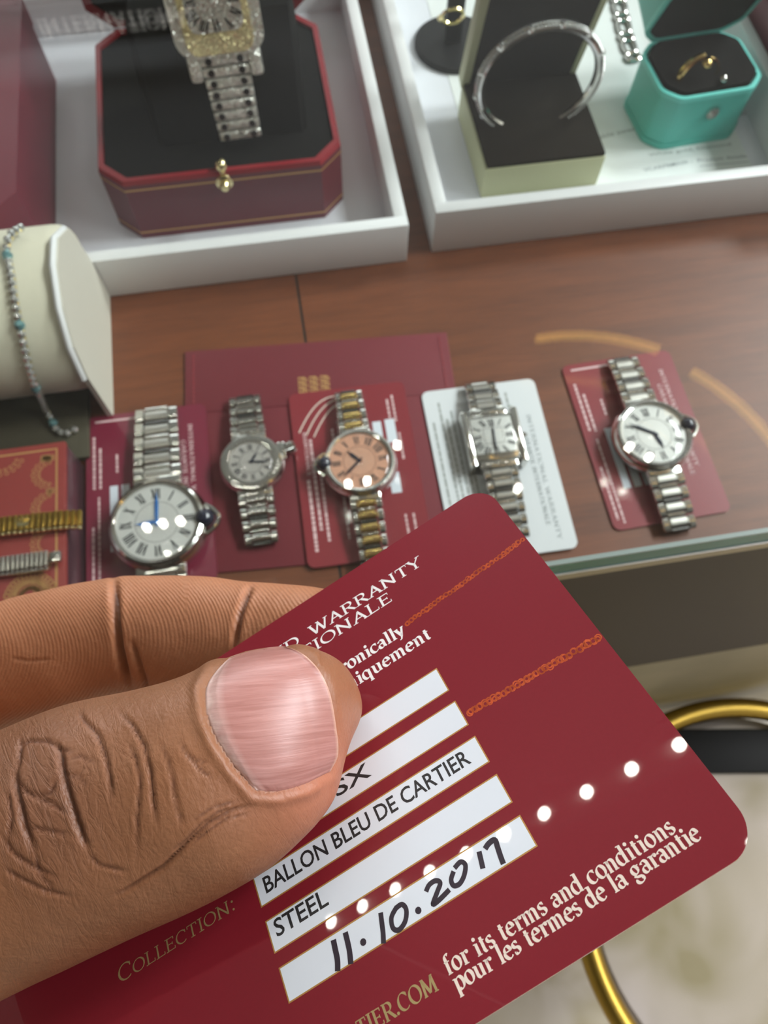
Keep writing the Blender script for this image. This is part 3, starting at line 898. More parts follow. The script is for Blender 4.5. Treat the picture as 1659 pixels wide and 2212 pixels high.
# bangle standing in the slit of the cushion
cxb, czb, yb_ = 134.0, 45.0, 318.0
t = thing('bangle', 'open silver bangle set with small stones standing in the pale green box', 'bangle', (cxb, yb_, czb))
RXB, RZB = 29.5, 26.5
path = []
for i in range(73):
    a = math.radians(-58 + (360 - 64) * i / 72)
    path.append((RXB * math.cos(a), -1 + 0.8 * math.sin(a), RZB * math.sin(a)))
build('band', MB().tube(path, 1.9, 10, False, up=(0, 1, 0)), M['steel'], t)
gm = MB()
for off in (-1.25, 1.25):
    for i in range(96):
        a = math.radians(-56 + (360 - 68) * i / 95)
        gm.sphere((RXB * 1.06 * math.cos(a), -1 + off + 0.8 * math.sin(a), RZB * 1.06 * math.sin(a)), 0.95, 8)
build('stone_row', gm, M['gem_clear'], t)
gm = MB()
for adeg in (25, 52, 80, 108, 136, 164, 190, 215):
    a = math.radians(adeg)
    gm.sphere((RXB * 1.06 * math.cos(a), -1.2, RZB * 1.06 * math.sin(a)), 1.9, 10)
build('station', gm, M['gem_clear'], t)

# ------------------------------------------------------------------ turquoise ring box
tx, ty = 230.0, 309.0
t = thing('ring_box', 'open turquoise ring box with black cushion and silver stud', 'ring box', (tx, ty, 3.3), math.radians(4))
P8 = octagon(-29, 27, 0, 44, 8)


def soft(poly, r=3.0):
    out = []
    n_ = len(poly)
    for i in range(n_):
        p, q, s_ = Vector(poly[i - 1]), Vector(poly[i]), Vector(poly[(i + 1) % n_])
        a, b = q + (p - q).normalized() * r, q + (s_ - q).normalized() * r
        for k in range(4):
            u = k / 3
            out.append(tuple(a * (1 - u) ** 2 + q * 2 * u * (1 - u) + b * u * u))
    return out


PS = soft(P8)
build('base', MB().prism(PS, 2.2, 29), M['turq'], t)
build('foot_band', MB().prism(ins(PS, -0.5), 0, 3.2), M['turq'], t)
rim = MB()
ri = ins(PS, 1.8)
nn = len(PS)
rim.add([(p[0], p[1], 28) for p in ins(PS, -0.25)] + [(p[0], p[1], 30.4) for p in ins(PS, -0.1)] + [(p[0], p[1], 30.4) for p in ri] + [(p[0], p[1], 27) for p in ri],
        [(j * nn + i, j * nn + (i + 1) % nn, (j + 1) * nn + (i + 1) % nn, (j + 1) * nn + i) for j in range(3) for i in range(nn)])
build('rim', rim, M['turqrim'], t)
build('cushion', MB().prism(ins(PS, 2.2), 26, 32.2, scale1=0.97), M['velvet'], t, label='black ring cushion')
T = Matrix.Translation((0, 43.5, 31)) @ Matrix.Rotation(math.radians(112), 4, 'X')
PL = soft(octagon(-29, 27, 0, 44, 8))
lid = build('lid', MB().prism(PL, -20, -0.3, T), M['turq'], t)
lr = MB()
ri = ins(PL, 2.0)
nn = len(PL)
lr.add([(p[0], p[1], -1.5) for p in ins(PL, -0.2)] + [(p[0], p[1], 0.6) for p in ins(PL, -0.1)] + [(p[0], p[1], 0.6) for p in ri] + [(p[0], p[1], -1) for p in ri],
       [(j * nn + i, j * nn + (i + 1) % nn, (j + 1) * nn + (i + 1) % nn, (j + 1) * nn + i) for j in range(3) for i in range(nn)], T)
build('lid_rim', lr, M['turqrim'], lid)
build('lid_lining', MB().prism(ins(PL, 2.2), -0.6, 0.2, T), M['velvet'], lid)
build('stud', MB().sphere((2.5, 5.5, 34), 2.0, 14), M['steel'], t)
build('push_button', MB().lathe([(0, 0), (3.6, 0), (3.4, 1.2), (1.6, 1.6), (1.7, 2.6), (0, 3.0)], 8, Matrix.Translation((0.5, -0.2, 19.5)) @ Matrix.Rotation(PI / 2, 4, 'X')), M['steel'], t, label='silver flower-shaped push button')

rc = at_z(1508, 150, 40)
t = thing('finger_ring', 'gold open ring with a ball end in the turquoise box', 'ring', (rc[0] + 1.5, rc[1] + 2, 36.5), math.radians(6))
RR = 10.4
build('band', MB().tube([(RR * math.cos(math.radians(a)), -0.12 * a / 10 + 1, RR * math.sin(math.radians(a)) - 1) for a in range(92, 190, 4)], 1.9, 10, False, up=(0, 1, 0)), M['gold'], t)
build('thin_band', MB().tube([(RR * math.cos(math.radians(a)), -2.5 + 0.3, RR * math.sin(math.radians(a)) - 1) for a in range(-8, 78, 4)], 0.7, 8, False, up=(0, 1, 0)), M['gold'], t)
build('ball', MB().sphere((1.6, -2.6, 6.4), 2.6, 16), M['gold'], t)

# chain bracelet hanging over the back of the tray
t = thing('chain_bracelet', 'silver chain-link bracelet beside the turquoise ring box', 'bracelet', (216, 400, 3.3))
pts = [at_z(1332, -30, 5), at_z(1337, 0, 5), at_z(1345, 40, 5), at_z(1355, 85, 5), at_z(1368, 122, 5), at_z(1376, 136, 5)]
cum = [0]
for a, b in zip(pts, pts[1:]):
    cum.append(cum[-1] + float(np.linalg.norm(b - a)))


def along(pts_, cum_, s_):
    for i in range(len(cum_) - 1):
        if s_ <= cum_[i + 1] or i == len(cum_) - 2:
            u = (s_ - cum_[i]) / (cum_[i + 1] - cum_[i])
            p = pts_[i] * (1 - u) + pts_[i + 1] * u
            dd = pts_[i + 1] - pts_[i]
            return p, math.atan2(dd[1], dd[0])


s_, k = 2.0, 0
while s_ < cum[-1] - 4:
    p, a = along(pts, cum, s_)
    big = k % 2 == 0
    L_, Wd = (11.0, 7.0) if big else (5.5, 7.6)
    mm = Matrix.Translation((p[0] - 216, p[1] - 400, 1.4)) @ Matrix.Rotation(a, 4, 'Z')
    ring2 = [(L_ / 2 * (abs(math.cos(u)) ** 0.6) * (1 if math.cos(u) > 0 else -1), Wd / 2 * (abs(math.sin(u)) ** 0.6) * (1 if math.sin(u) > 0 else -1), 0) for u in [2 * PI * i / 24 for i in range(24)]]
    build('link', MB().tube(ring2, 1.1, 8, True, mm), M['steel'], t)
    s_ += 9.0 if big else 8.2
    k += 1

# black earring stand behind the pale green box
t = thing('earring_stand', 'round black stand with a small gold earring behind the green box', 'earring stand', (114, 404, 3.3))
build('base', MB().lathe([(0, 0), (24, 0), (24, 2.5), (23, 3.2), (0, 3.2)], 48), M['black'], t)
build('post', MB().rbox((-2, 0, 33), (10, 4, 60), 1), M['black'], t)
t = thing('earring', 'small gold earring hanging on the round black stand', 'earring', (109, 400, 3.3))
build('hoop', MB().tube([(6 * math.cos(2 * PI * i / 24), -2, 22 + 4 * math.sin(2 * PI * i / 24)) for i in range(24)], 1.1, 8, True), M['gold_pale'], t)
build('stone', MB().sphere((-7, -2.5, 22), 1.8, 10), M['gem_gold'], t)

# dark box at the far right of the tray
t = thing('jewellery_box', 'dark grey-green box at the right rim of the right white tray', 'box', (300, 352, 0))
build('body', MB().rbox((4, 22, 22), (52, 48, 44), 1.5, Matrix.Rotation(0.05, 4, 'Z')), M['olive'], t)
build('lid', MB().rbox((4, 22, 49.2), (53, 49, 10), 1.5, Matrix.Rotation(0.05, 4, 'Z')), M['olive'], t)

# ------------------------------------------------------------------ cream bracelet cushion on the left
CYC, CZC, RY, RZ_ = 224.0, 33.0, 37.0, 31.0
XE = -92.0
t = thing('bracelet_cushion', 'cream suede bracelet cushion with a pale end board on the left of the shelf', 'display cushion', (-130, 224, 0))
prof = [(RY * math.cos(2 * PI * i / 48), CZC + RZ_ * math.sin(2 * PI * i / 48)) for i in range(48)]
rings_ = []
for xx, k in ((-70, 0.95), (-66, 1.0), (XE + 130 - 6, 1.0), (XE + 130 - 2.5, 0.985), (XE + 130 - 0.5, 0.95)):
    rings_.append([(xx, y * k, CZC + (z - CZC) * k) for y, z in prof])
build('cushion', MB().loft(rings_), M['cream'], t, 40)
bd = []
for y, z in [(-37.5, 0), (-37.8, 33), (-33, 49), (-22, 60), (-6, 66), (8, 65), (24, 54), (30, 30), (32, 0)]:
    bd.append((y, z))
mb = MB()
mb.loft([[(XE + 130, y, z) for y, z in bd], [(XE + 130 + 2.2, y, z) for y, z in bd]])
build('end_board', mb, M['creamside'], t, 0, label='pale beige end board')
build('board_edge', MB().tube([(XE + 130 + 0.2, y - 0.2, z + 0.3) for y, z in bd[1:7]], 1.3, 8), M['tray'], t, label='white rounded edge of the end board')


def on_cushion(px, py, off=1.4):
    d = ray(px, py)
    a, b = RY + off, RZ_ + off
    o = CAM - np.array([0, CYC, CZC])
    A = (d[1] / a) ** 2 + (d[2] / b) ** 2
    B = 2 * (o[1] * d[1] / a ** 2 + o[2] * d[2] / b ** 2)
    Cc = (o[1] / a) ** 2 + (o[2] / b) ** 2 - 1
    D = B * B - 4 * A * Cc
    if D < 0:
        return None
    return CAM + d * ((-B - math.sqrt(D)) / (2 * A))


t = thing('tennis_bracelet', 'diamond and pale blue stone line bracelet draped over the cream cushion', 'bracelet', (-125, 200, 0))
pl = []
for p in [(14, 545), (20, 570), (25, 600), (31, 645), (40, 690), (50, 740), (62, 790), (74, 832), (88, 866)]:
    q = on_cushion(*p)
    if q is not None:
        pl.append(q)
top = pl[0]
pre = [top + np.array([5.0, 13.0, -1.0]), top + np.array([3.0, 8.0, 2.0]), top + np.array([1.0, 4.0, 2.0])]
pl = pre + pl + [at_z(100, 886, 9), at_z(112, 908, 6), at_z(122, 930, 5.5), at_z(140, 938, 5.5), at_z(165, 926, 5.5)]
cum = [0]
for a, b in zip(pl, pl[1:]):
    cum.append(cum[-1] + float(np.linalg.norm(b - a)))
s_, k = 0.5, 0
while s_ < cum[-1]:
    p, a = along(pl, cum, s_)
    blue = k % 9 == 5
    r = 2.2 if blue else 1.7
    build('stone', MB().sphere((p[0] + 125, p[1] - 200, p[2]), r, 8), M['gem_blue'] if blue else M['gem_clear'], t, 0, label='pale blue stone' if blue else None)
    s_ += 3.3
    k += 1
build('setting', MB().tube([(p[0] + 125.6, p[1] - 200, p[2] - 0.8) for p in pl], 0.7, 6), M['gold_pale'], t)

t = thing('display_pad', 'dark olive suede pad lying under the cream cushion', 'display pad', (-150, 190, 0))
build('pad', MB().rbox((2, 2, 2.0), (96, 52, 4), 1.0), M['olive'], t)

# ------------------------------------------------------------------ red box with gold garlands, bottom left
BH = 23.0
t = thing('presentation_box', 'flat red box with gold garland border at the left', 'box', (-103.5, 164, 0))
build('body', MB().rbox((-55, -52, BH / 2 - 0.5), (110, 104, BH - 1), 0.8), mat('wine_side_painted_reflection', (0.07, 0.03, 0.04), 0.3, coat=0.5), t)  # dark grey-purple reflection on the sides put into their colour
lid = build('lid', MB().rbox((-55, -52, BH - 1.5), (110.6, 104.6, 3), 0.7), M['book'], t)
mb = MB()
z0, z1 = BH + 0.0, BH + 0.06
mb.strip([(-110, -3), (-3.2, -3), (-3.2, -104)], 1.0, z0, z1)
for k in range(7):
    yc = -14 - 15.2 * k
    for i in range(9):
        a = math.radians(110 + 140 * i / 8)
        for rr, q in ((8.8, 0.85), (6.6, 0.6)):
            mb.rings((-3.8 + rr * math.cos(a) * 1.0, yc + rr * 0.78 * math.sin(a)), q, 0.28, z0, z1, 8)
    for i in range(4):
        mb.rings((-5 - 1.2 * (i % 2), yc + 7.6 - i * 0.5), 0.8, 0.4, z0, z1, 7)
for k in range(7):
    xc = -26 - 19 * k
    for i in range(9):
        a = math.radians(200 + 140 * i / 8)
        for rr, q in ((9.2, 0.85), (7.0, 0.6)):
            mb.rings((xc + rr * math.cos(a), -3.8 + rr * 0.85 * math.sin(a)), q, 0.28, z0, z1, 8)
for i in range(12):
    mb.rings((-6.5 - 0.8 * (i % 4), -6.0 - 0.8 * (i // 4)), 0.7, 0.4, z0, z1, 7)
for xc, yc in ((-13, -66), (-36, -66)):
    for i in range(16):
        a = math.radians(12 + 156 * i / 15)
        for rr, q in ((9.0, 1.1), (6.4, 1.0), (3.8, 0.8)):
            mb.rings((xc + rr * math.cos(a), yc + rr * math.sin(a)), q, 0.5, z0, z1, 7)
build('gold_garland', mb, M['goldline'], lid, 0, label='gold printed garland border')

# bracelets lying on that box
pa, pb = at_z(-40, 1143, BH + 2), at_z(176, 1119, BH + 2)
ang = math.atan2(pb[1] - pa[1], pb[0] - pa[0])
t = thing('gold_bracelet', 'yellow gold flat link bracelet with a small crown emblem on the red box', 'bracelet', tuple(pb), ang)
Lg = float(np.linalg.norm(pb - pa))
k = 0
x = 0.0
while x < Lg:
    drop = -max(0, (6 - x)) * 0.25
    build('link', MB().rbox((-x - 1.1, 0.4, 0.8 + drop), (2.0, 6.6, 1.8), 0.4), M['gold_soft'], t)
    build('edge_bead', MB().rbox((-x - 1.1, -3.7, 0.6 + drop), (1.9, 1.5, 1.9), 0.6), M['gold_pale'], t)
    x += 2.2
cr = MB()
cr.prism([(2.4 * math.cos(2 * PI * i / 16), 0.9 * math.sin(2 * PI * i / 16)) for i in range(16)], 1.7, 2.1, Matrix.Translation((-22, -0.8, 0)))
for i in range(5):
    a = math.radians(150 - 30 * i)
    cr.strip([(-22 + 1.9 * math.cos(a), -0.4 + 0.5 * math.sin(a)), (-22 + 3.0 * math.cos(a), -0.6 + 2.6 * math.sin(a))], 0.5, 1.7, 2.1)
    cr.sphere((-22 + 3.0 * math.cos(a), -0.6 + 2.7 * math.sin(a), 2.0), 0.45, 8)
build('crown_emblem', cr, M['gold_pale'], t)
pa, pb = at_z(-40, 1231, BH + 2), at_z(124, 1208, BH + 2)
ang = math.atan2(pb[1] - pa[1], pb[0] - pa[0])
t = thing('steel_bracelet', 'steel ribbed watch bracelet on the red box below the gold one', 'bracelet', tuple(pb), ang)
x = 4.0
Lg = float(np.linalg.norm(pb - pa))
while x < Lg:
    build('link', MB().rbox((-x, 0.6, 0.8), (1.55, 6.4, 1.8), 0.5), M['brushed'], t)
    build('edge_bead', MB().rbox((-x, -3.6, 0.6), (1.8, 1.3, 1.8), 0.5), M['steel'], t)
    x += 1.8
build('end_link', MB().rbox((-0.5, 0.6, 0.8), (4.4, 4.6, 2.2), 0.6), M['steel'], t)

# ------------------------------------------------------------------ suede pouch
t = thing('jewellery_pouch', 'wine-red suede pouch with stitched edge lying under the watches', 'pouch', (7.5, 212.8, 0), math.radians(-3.6))
W_, D_ = 126.0, 112.0
build('body', MB().rbox((0, -D_ / 2, 0.5), (W_, D_, 1.0), 0.4), M['pouch'], t)
build('flap', MB().rbox((0, -17, 1.05), (W_ - 0.4, 34, 0.5), 0.22), M['pouch'], t)
mb = MB()
for sx_ in (-1, 1):
    for i in range(44):
        y = -2.5 - i * 2.45
        zb = 1.31 if y > -34 else 1.0
        mb.box((sx_ * (W_ / 2 - 4.2), y - 0.8, zb + 0.1), (0.7, 1.7, 0.35))
build('stitching', mb, M['stitch'], t, 0)
mb = MB()
e0, e1 = at_z(646, 813, 1), at_z(722, 848, 1)
ex, ey = (e0[0] + e1[0]) / 2 - 7.5, (e0[1] + e1[1]) / 2 - 212.8
for r in range(3):
    for c in range(3):
        cx, cy_ = ex - 5.2 + 5.2 * c, ey + 3.0 - 3.0 * r
        mb.strip([(cx + 1.6, cy_ + 0.9), (cx - 1.6, cy_ + 1.0), (cx - 1.6, cy_ - 1.0), (cx + 1.6, cy_ - 0.9)], 0.75, 1.31, 1.36)
        mb.strip([(cx - 0.4, cy_ + 0.2), (cx + 2.2, cy_ + 0.2), (cx + 2.2, cy_ - 1.6)], 0.7, 1.31, 1.36)
build('gold_monogram', mb, M['goldline'], t, 0, label='gold stamped monogram block')

# ------------------------------------------------------------------ cards in the case
CW, CHh = 54.0, 85.6
RT = Matrix.Rotation(-PI / 2, 4, 'Z')


def card_in_case(label, x, y, z, rz, colm, style):
    t = thing('warranty_card', label, 'card', (x, y, z), math.radians(rz), group='warranty cards under the watches')
    build('card_body', MB().prism(rrect(CW, CHh, 3.3, 8), 0, 0.76), M[colm], t)
    z0, z1 = 0.77, 0.80

    def vtext(txt, xx, ytop, length, cap, m, weight=0.17):
        mb = MB()
        sz = cap / 0.7
        w_ = serif_width(txt)
        T = Matrix.Translation((xx, ytop, 0)) @ RT
        serif(mb, txt, 0, 0, sz, sx=length / (w_ * sz), weight=weight, z0=z0, z1=z1, m=T)
        build('printed_title', mb, M[m], t, 0)
    if style == 'front':
        vtext('INTERNATIONAL WARRANTY', 18.5, 33, 52, 1.9, 'print_pink')
        vtext('GARANTIE INTERNATIONALE', 15.2, 25, 48, 1.9, 'print_pink')
        for k in range(5):
            v = 10.2 + 5.0 * k
            build('writing_strip', MB().box((-27 + v + 1.75, -42.8 + 34, 0.79), (3.5, 30.8, 0.05)), M['strip'], t, 0)
        mb = MB()
        dashes(mb, -23.5, 32, 26, 1.1, z0, z1, True)
        dashes(mb, -20.8, 26, 20, 1.1, z0, z1, True)
        dashes(mb, -21.5, 2, 42, 0.9, z0, z1, True)
        dashes(mb, -24, -12, 26, 1.0, z0, z1, True)
        dashes(mb, -13.5, 22, 9, 1.0, z0, z1, True)
        mb.box((-10, 39.6, 0.79), (26, 1.0, 0.04))
        build('small_print', mb, M['print_pink'], t, 0)
    elif style == 'back':
        vtext('MAINTENANCE', -22.5, 22, 22, 1.7, 'print_pink')
        mb = MB()
        for xx, yy, ln, hh in ((-19.4, 18, 45, 1.3), (-16.6, 8, 40, 1.2), (-22.4, -2, 34, 1.4), (-9, 22, 12, 1.0), (-6, 26, 14, 1.0), (-8, -6, 26, 1.0), (-4.5, -10, 24, 1.0), (20.5, 36, 14, 1.0), (18, 34, 18, 1.0), (21, 16, 14, 1.0), (21, -24, 12, 0.9), (17.5, -24, 12, 0.9)):
            dashes(mb, xx, yy, ln, hh, z0, z1, True)
        build('small_print', mb, M['print_pink'], t, 0)
        mb = MB()
        for k in range(3):
            mb.strip([(-24 + 14 * (i / 12) + 3.2 * k + 4 * (i / 12) ** 2, 22 + 17 * math.sin(i / 12 * PI / 2) - 1.5 * k) for i in range(13)], 0.6, z0, z1)
        build('printed_arc', mb, M['print_cream'], t, 0)
        build('writing_strip', MB().box((17.5, 17.5, 0.79), (4.5, 12, 0.05)).box((11.5, 19, 0.79), (4, 8, 0.05)).box((15.5, -8.5, 0.79), (4.5, 10, 0.05)), M['strip'], t, 0)
    else:
        vtext('INTERNATIONAL WARRANTY', 19.0, 24, 62, 1.9, 'print_grey', 0.2)
        vtext('GARANTIE INTERNATIONALE', 15.6, 15, 46, 1.9, 'print_grey', 0.2)
        mb = MB()
        for xx, yy, ln in ((-20, 36, 60), (-17.6, 27, 64), (-24, 26, 66), (-15, 31, 60), (-12.6, 12, 50), (-10.5, 2, 30), (12, 37, 14), (13, 30, 12)):
            dashes(mb, xx, yy, ln, 1.0, z0, z1, True, 1.5, 5)
        build('small_print', mb, M['print_lgrey'], t, 0)
    return t


card_in_case('wine-red warranty card under the large steel watch with blue hands', -75.2, 144.1, 1.1, -0.7, 'card_purple', 'front')
card_in_case('red warranty card with printed arcs under the salmon-dial watch', 16.8, 141.9, 1.4, -0.9, 'card_b', 'back')
card_in_case('white warranty card under the rectangular steel watch', 78.3, 134.0, 1.1, -0.6, 'white_card', 'white')
card_in_case('red warranty card under the diamond-bezel silver-dial watch', 148.7, 139.4, 0.1, 1.3, 'card_b', 'front')

# ------------------------------------------------------------------ watches
ROMAN = ['XII', 'I', 'II', 'III', 'IV', 'V', 'VI', 'VII', 'VIII', 'IX', 'X', 'XI']


def hand(mb, ang, ln, w, z, tail=0.15):
    a = math.radians(90 - ang)
    c, s = math.cos(a), math.sin(a)
    pts = [(-tail * ln * c, -tail * ln * s), (0, 0), (0.6 * ln * c, 0.6 * ln * s), (ln * c, ln * s)]
    mb.strip(pts, [w * 0.5, w * 0.8, w, 0.12], z, z + 0.25)


def numerals(mb, R, rot, size, z, square=None, skip=()):
    for k in range(12):
        if k in skip:
            continue
        a = math.radians(90 - 30 * k - rot)
        s = ROMAN[k]
        if square:
            c, sn = math.cos(a), math.sin(a)
            sc = 1 / max(abs(c) / square[0], abs(sn) / square[1])
            px, py = c * sc, sn * sc
        else:
            px, py = R * math.cos(a), R * math.sin(a)
        w = {'I': 0.34, 'V': 0.62, 'X': 0.6}
        tot = sum(w[ch] for ch in s) * size * 0.62
        T = Matrix.Translation((px, py, 0)) @ Matrix.Rotation(a - PI / 2, 4, 'Z')
        x = -tot / 2
        h2 = size / 2
        for ch in s:
            ww = w[ch] * size * 0.62
            if ch == 'I':
                mb.strip([(x + ww / 2, -h2), (x + ww / 2, h2)], size * 0.13, z, z + 0.08, T)
            elif ch == 'V':
                mb.strip([(x + ww * 0.1, h2), (x + ww / 2, -h2)], size * 0.14, z, z + 0.08, T)
                mb.strip([(x + ww / 2, -h2), (x + ww * 0.9, h2)], size * 0.06, z, z + 0.08, T)
            else:
                mb.strip([(x + ww * 0.1, h2), (x + ww * 0.9, -h2)], size * 0.14, z, z + 0.08, T)
                mb.strip([(x + ww * 0.1, -h2), (x + ww * 0.9, h2)], size * 0.06, z, z + 0.08, T)
            x += ww


def bracelet(t, bw, y_case, length, direction, pitch, centre, side, two_tone=None, kind='h', z_case=5.2):
    """rows of links from the case towards direction (+1 up, -1 down)"""
    nrow = int(length / pitch)
    for k in range(nrow):
        y = direction * (y_case + pitch * (k + 0.5))
        f = (k + 0.5) / nrow
        z = z_case * (1 - f ** 1.6) + 2.0 * f ** 1.6
        tilt = -direction * math.atan2(z_case - 2.0, length) * (0.6 + 0.9 * f)
        T = Matrix.Translation((0, y, z)) @ Matrix.Rotation(tilt, 4, 'X')
        ww = bw * (1 - 0.1 * f)
        ln = MB()
        if kind == 'h':
            cw = ww * 0.56
            for sx_ in (-1, 1):
                ln.bar((sx_ * (cw / 2 + (ww - cw) / 4), 0, 0), (ww - cw) / 2 - 0.15, pitch * 0.48, 1.5, T)
            row = build('bracelet_link', ln, M[side], t)
            cl = MB().bar((0, -direction * pitch * 0.1, 0.1), cw - 0.2, pitch * 0.33, 1.5, T)
            build('centre_link', cl, M[centre], row)
            bar = MB().bar((0, direction * pitch * 0.4, -0.15), cw - 0.1, pitch * 0.15, 1.2, T)
            build('link_bar', bar, M['dark_steel'] if k % 2 else M['steel'], row)
        else:
            ln.rbox((0, 0, 0), (ww, pitch * 0.9, 2.4), 0.7, T)
            row = build('bracelet_link', ln, M[side], t)
            if kind == 'gem':
                mbs_ = MB()
                for sx_ in (-1, 1):
                    mbs_.lathe([(0, 0), (1.3, 0), (1.3, 0.5), (0, 0.6)], 12, T @ Matrix.Translation((sx_ * ww * 0.33, 0, 1.15)))
                build('dark_stone', mbs_, M['gem_black'], row)


def round_watch(label, x, y, z, rz, R, bw, top, bot, pitch, opts):
    t = thing('wristwatch', label, 'watch', (x, y, z), math.radians(rz), group='watches laid out on cards')
    o = dict(dial='dial', side='steel', centre='brushed', bezel='steel', crown=90, rot=0, hour=270, minute=0, hand='black_hand', numsize=0.17, zc=10.2)
    o.update(opts)
    zt = o['zc']
    build('case', MB().lathe([(R * 0.7, 0.6), (R * 0.9, 1.4), (R * 0.985, zt * 0.36), (R, zt * 0.5), (R * 0.985, zt * 0.66), (R * 0.93, zt * 0.82), (R * 0.87, zt * 0.86), (0, zt * 0.86)], 64), M[o.get('casem', 'steel')], t)
    Rb = R * 0.93
    Ri = R * o.get('dialr', 0.8)
    bz = build('bezel', MB().loft([[(r * math.cos(2 * PI * i / 64), r * math.sin(2 * PI * i / 64), zz) for i in range(64)] for r, zz in ((Rb, zt * 0.82), (Rb * 0.985, zt * 0.93), ((Rb + Ri) / 2, zt * 0.99), (Ri, zt * 0.95), (Ri * 0.985, zt * 0.84))], False), M[o['bezel']], t)
    if o.get('gems'):
        n_ = int(2 * PI * (Rb + Ri) / 2 / 1.55)
        for q in range(n_):
            a = 2 * PI * q / n_
            if abs(((math.degrees(a) - (90 - o['crown'])) + 180) % 360 - 180) < 14:
                continue
            build('bezel_stone', MB().sphere(((Rb + Ri) / 2 * math.cos(a), (Rb + Ri) / 2 * math.sin(a), zt * 1.0), 0.8, 6), M['gem_clear'], bz, 0)
    zd = zt * 0.875
    dl = build('dial', MB().lathe([(0, zd - 0.4), (Ri * 0.99, zd - 0.4), (Ri * 0.99, zd), (0, zd + 0.01)], 64), M[o['dial']], t)
    mb = MB()
    numerals(mb, Ri * 0.76, o['rot'], Ri * o['numsize'] * 1.7, zd + 0.02)
    mb.rings((0, 0), Ri * 0.53, 0.12, zd + 0.02, zd + 0.06, 48)
    for q in range(60):
        a = 2 * PI * q / 60
        mb.strip([(Ri * 0.52 * math.cos(a), Ri * 0.52 * math.sin(a)), (Ri * 0.56 * math.cos(a), Ri * 0.56 * math.sin(a))], 0.12, zd + 0.02, zd + 0.06)
    build('numerals', mb, M['numeral'], dl, 0)
    gl = MB()
    for q in range(24):
        a = 2 * PI * q / 24
        gl.strip([(Ri * 0.12 * math.cos(a), Ri * 0.12 * math.sin(a)), (Ri * 0.5 * math.cos(a + 0.25), Ri * 0.5 * math.sin(a + 0.25))], 0.14, zd + 0.015, zd + 0.03)
    build('guilloche', gl, M['dial_grey'] if o['dial'] == 'dial_grey' else M['brushed'], dl, 0)
    mb = MB()
    hand(mb, o['hour'], Ri * 0.52, Ri * 0.11, zd + 0.25)
    build('hour_hand', mb, M[o['hand']], t, 0)
    mb = MB()
    hand(mb, o['minute'], Ri * 0.8, Ri * 0.085, zd + 0.5)
    build('minute_hand', mb, M[o['hand']], t, 0)
    build('crystal', MB().lathe([(Ri * 0.995, zt * 0.93), (Ri * 0.9, zt * 1.0), (Ri * 0.6, zt * 1.05), (0, zt * 1.08)], 48), M['crystal'], t)
    a = math.radians(90 - o['crown'])
    cx, cy_ = math.cos(a), math.sin(a)
    if o.get('pasha'):
        T = Matrix.Translation((cx * R, cy_ * R, zt * 0.55)) @ Matrix.Rotation(a, 4, 'Z') @ Matrix.Rotation(PI / 2, 4, 'Y')
        build('crown', MB().lathe([(1.8, -1), (1.8, 2.2), (3.2, 2.4), (3.3, 5.0), (2.4, 6.0), (0, 6.3)], 24, T), M['steel'], t)
        build('crown_guard', MB().rbox((cx * R * 0.98, cy_ * R * 0.98, zt * 0.5), (4, 9, 4.5), 1.2, Matrix.Identity(4)), M['steel'], t)
    else:
        rc_ = R * 0.2
        cb = (cx * R * 0.92, cy_ * R * 0.92, zt * 0.78)
        build('crown', MB().sphere(cb, rc_, 20), M['cabochon'], t, label='dark blue cabochon crown')
        arcp = []
        for i in range(17):
            b = a + math.radians(-19 + 38 * i / 16)
            rr = R * (0.98 + 0.2 * math.cos(PI * (i - 8) / 16) ** 1.2)
            arcp.append((rr * math.cos(b), rr * math.sin(b), zt * 0.66))
        build('crown_guard', MB().tube(arcp, R * 0.055, 10), M['steel'], t)
    yc = R * 0.9
    for dr, ln in ((1, top), (-1, bot)):
        build('end_link', MB().rbox((0, dr * (yc + 0.4), zt * 0.48), (bw * 0.98, R * 0.3, 4.2), 1.2), M[o.get('casem', 'steel')], t)
        bracelet(t, bw, yc + R * 0.1, ln - yc - R * 0.1, dr, pitch, o['centre'], o['side'])
    return t


round_watch('large steel watch with silver dial and blue hands', -70.0, 126.5, 1.9, -0.6, 21.1, 21.2, 64, 48, 7.7,
            dict(hand='blue_hand', crown=92, hour=268, minute=2, zc=11.5))
round_watch('small steel watch with grey dial lying on the wine-red pouch', -29.0, 149.5, 1.2, 0.6, 14.5, 16.0, 37, 40, 5.6,
            dict(dial='dial_grey', pasha=True, crown=72, hour=35, minute=100, dialr=0.66, zc=9.0, side='steel', centre='steel'))
round_watch('two-tone steel and gold watch with salmon dial and stone-set bezel', 17.6, 142.0, 2.3, -0.4, 16.6, 14.2, 44, 54, 5.6,
            dict(dial='dial_pink', gems=True, rot=180, crown=275, hour=318, minute=229, centre='gold', zc=9.5))
round_watch('steel watch with silver dial and diamond bezel on the rightmost card', 149.6, 135.5, 0.95, 0.4, 18.2, 16.4, 51, 48, 6.6,
            dict(gems=True, crown=82, hour=165, minute=303, rot=-4, zc=9.8))

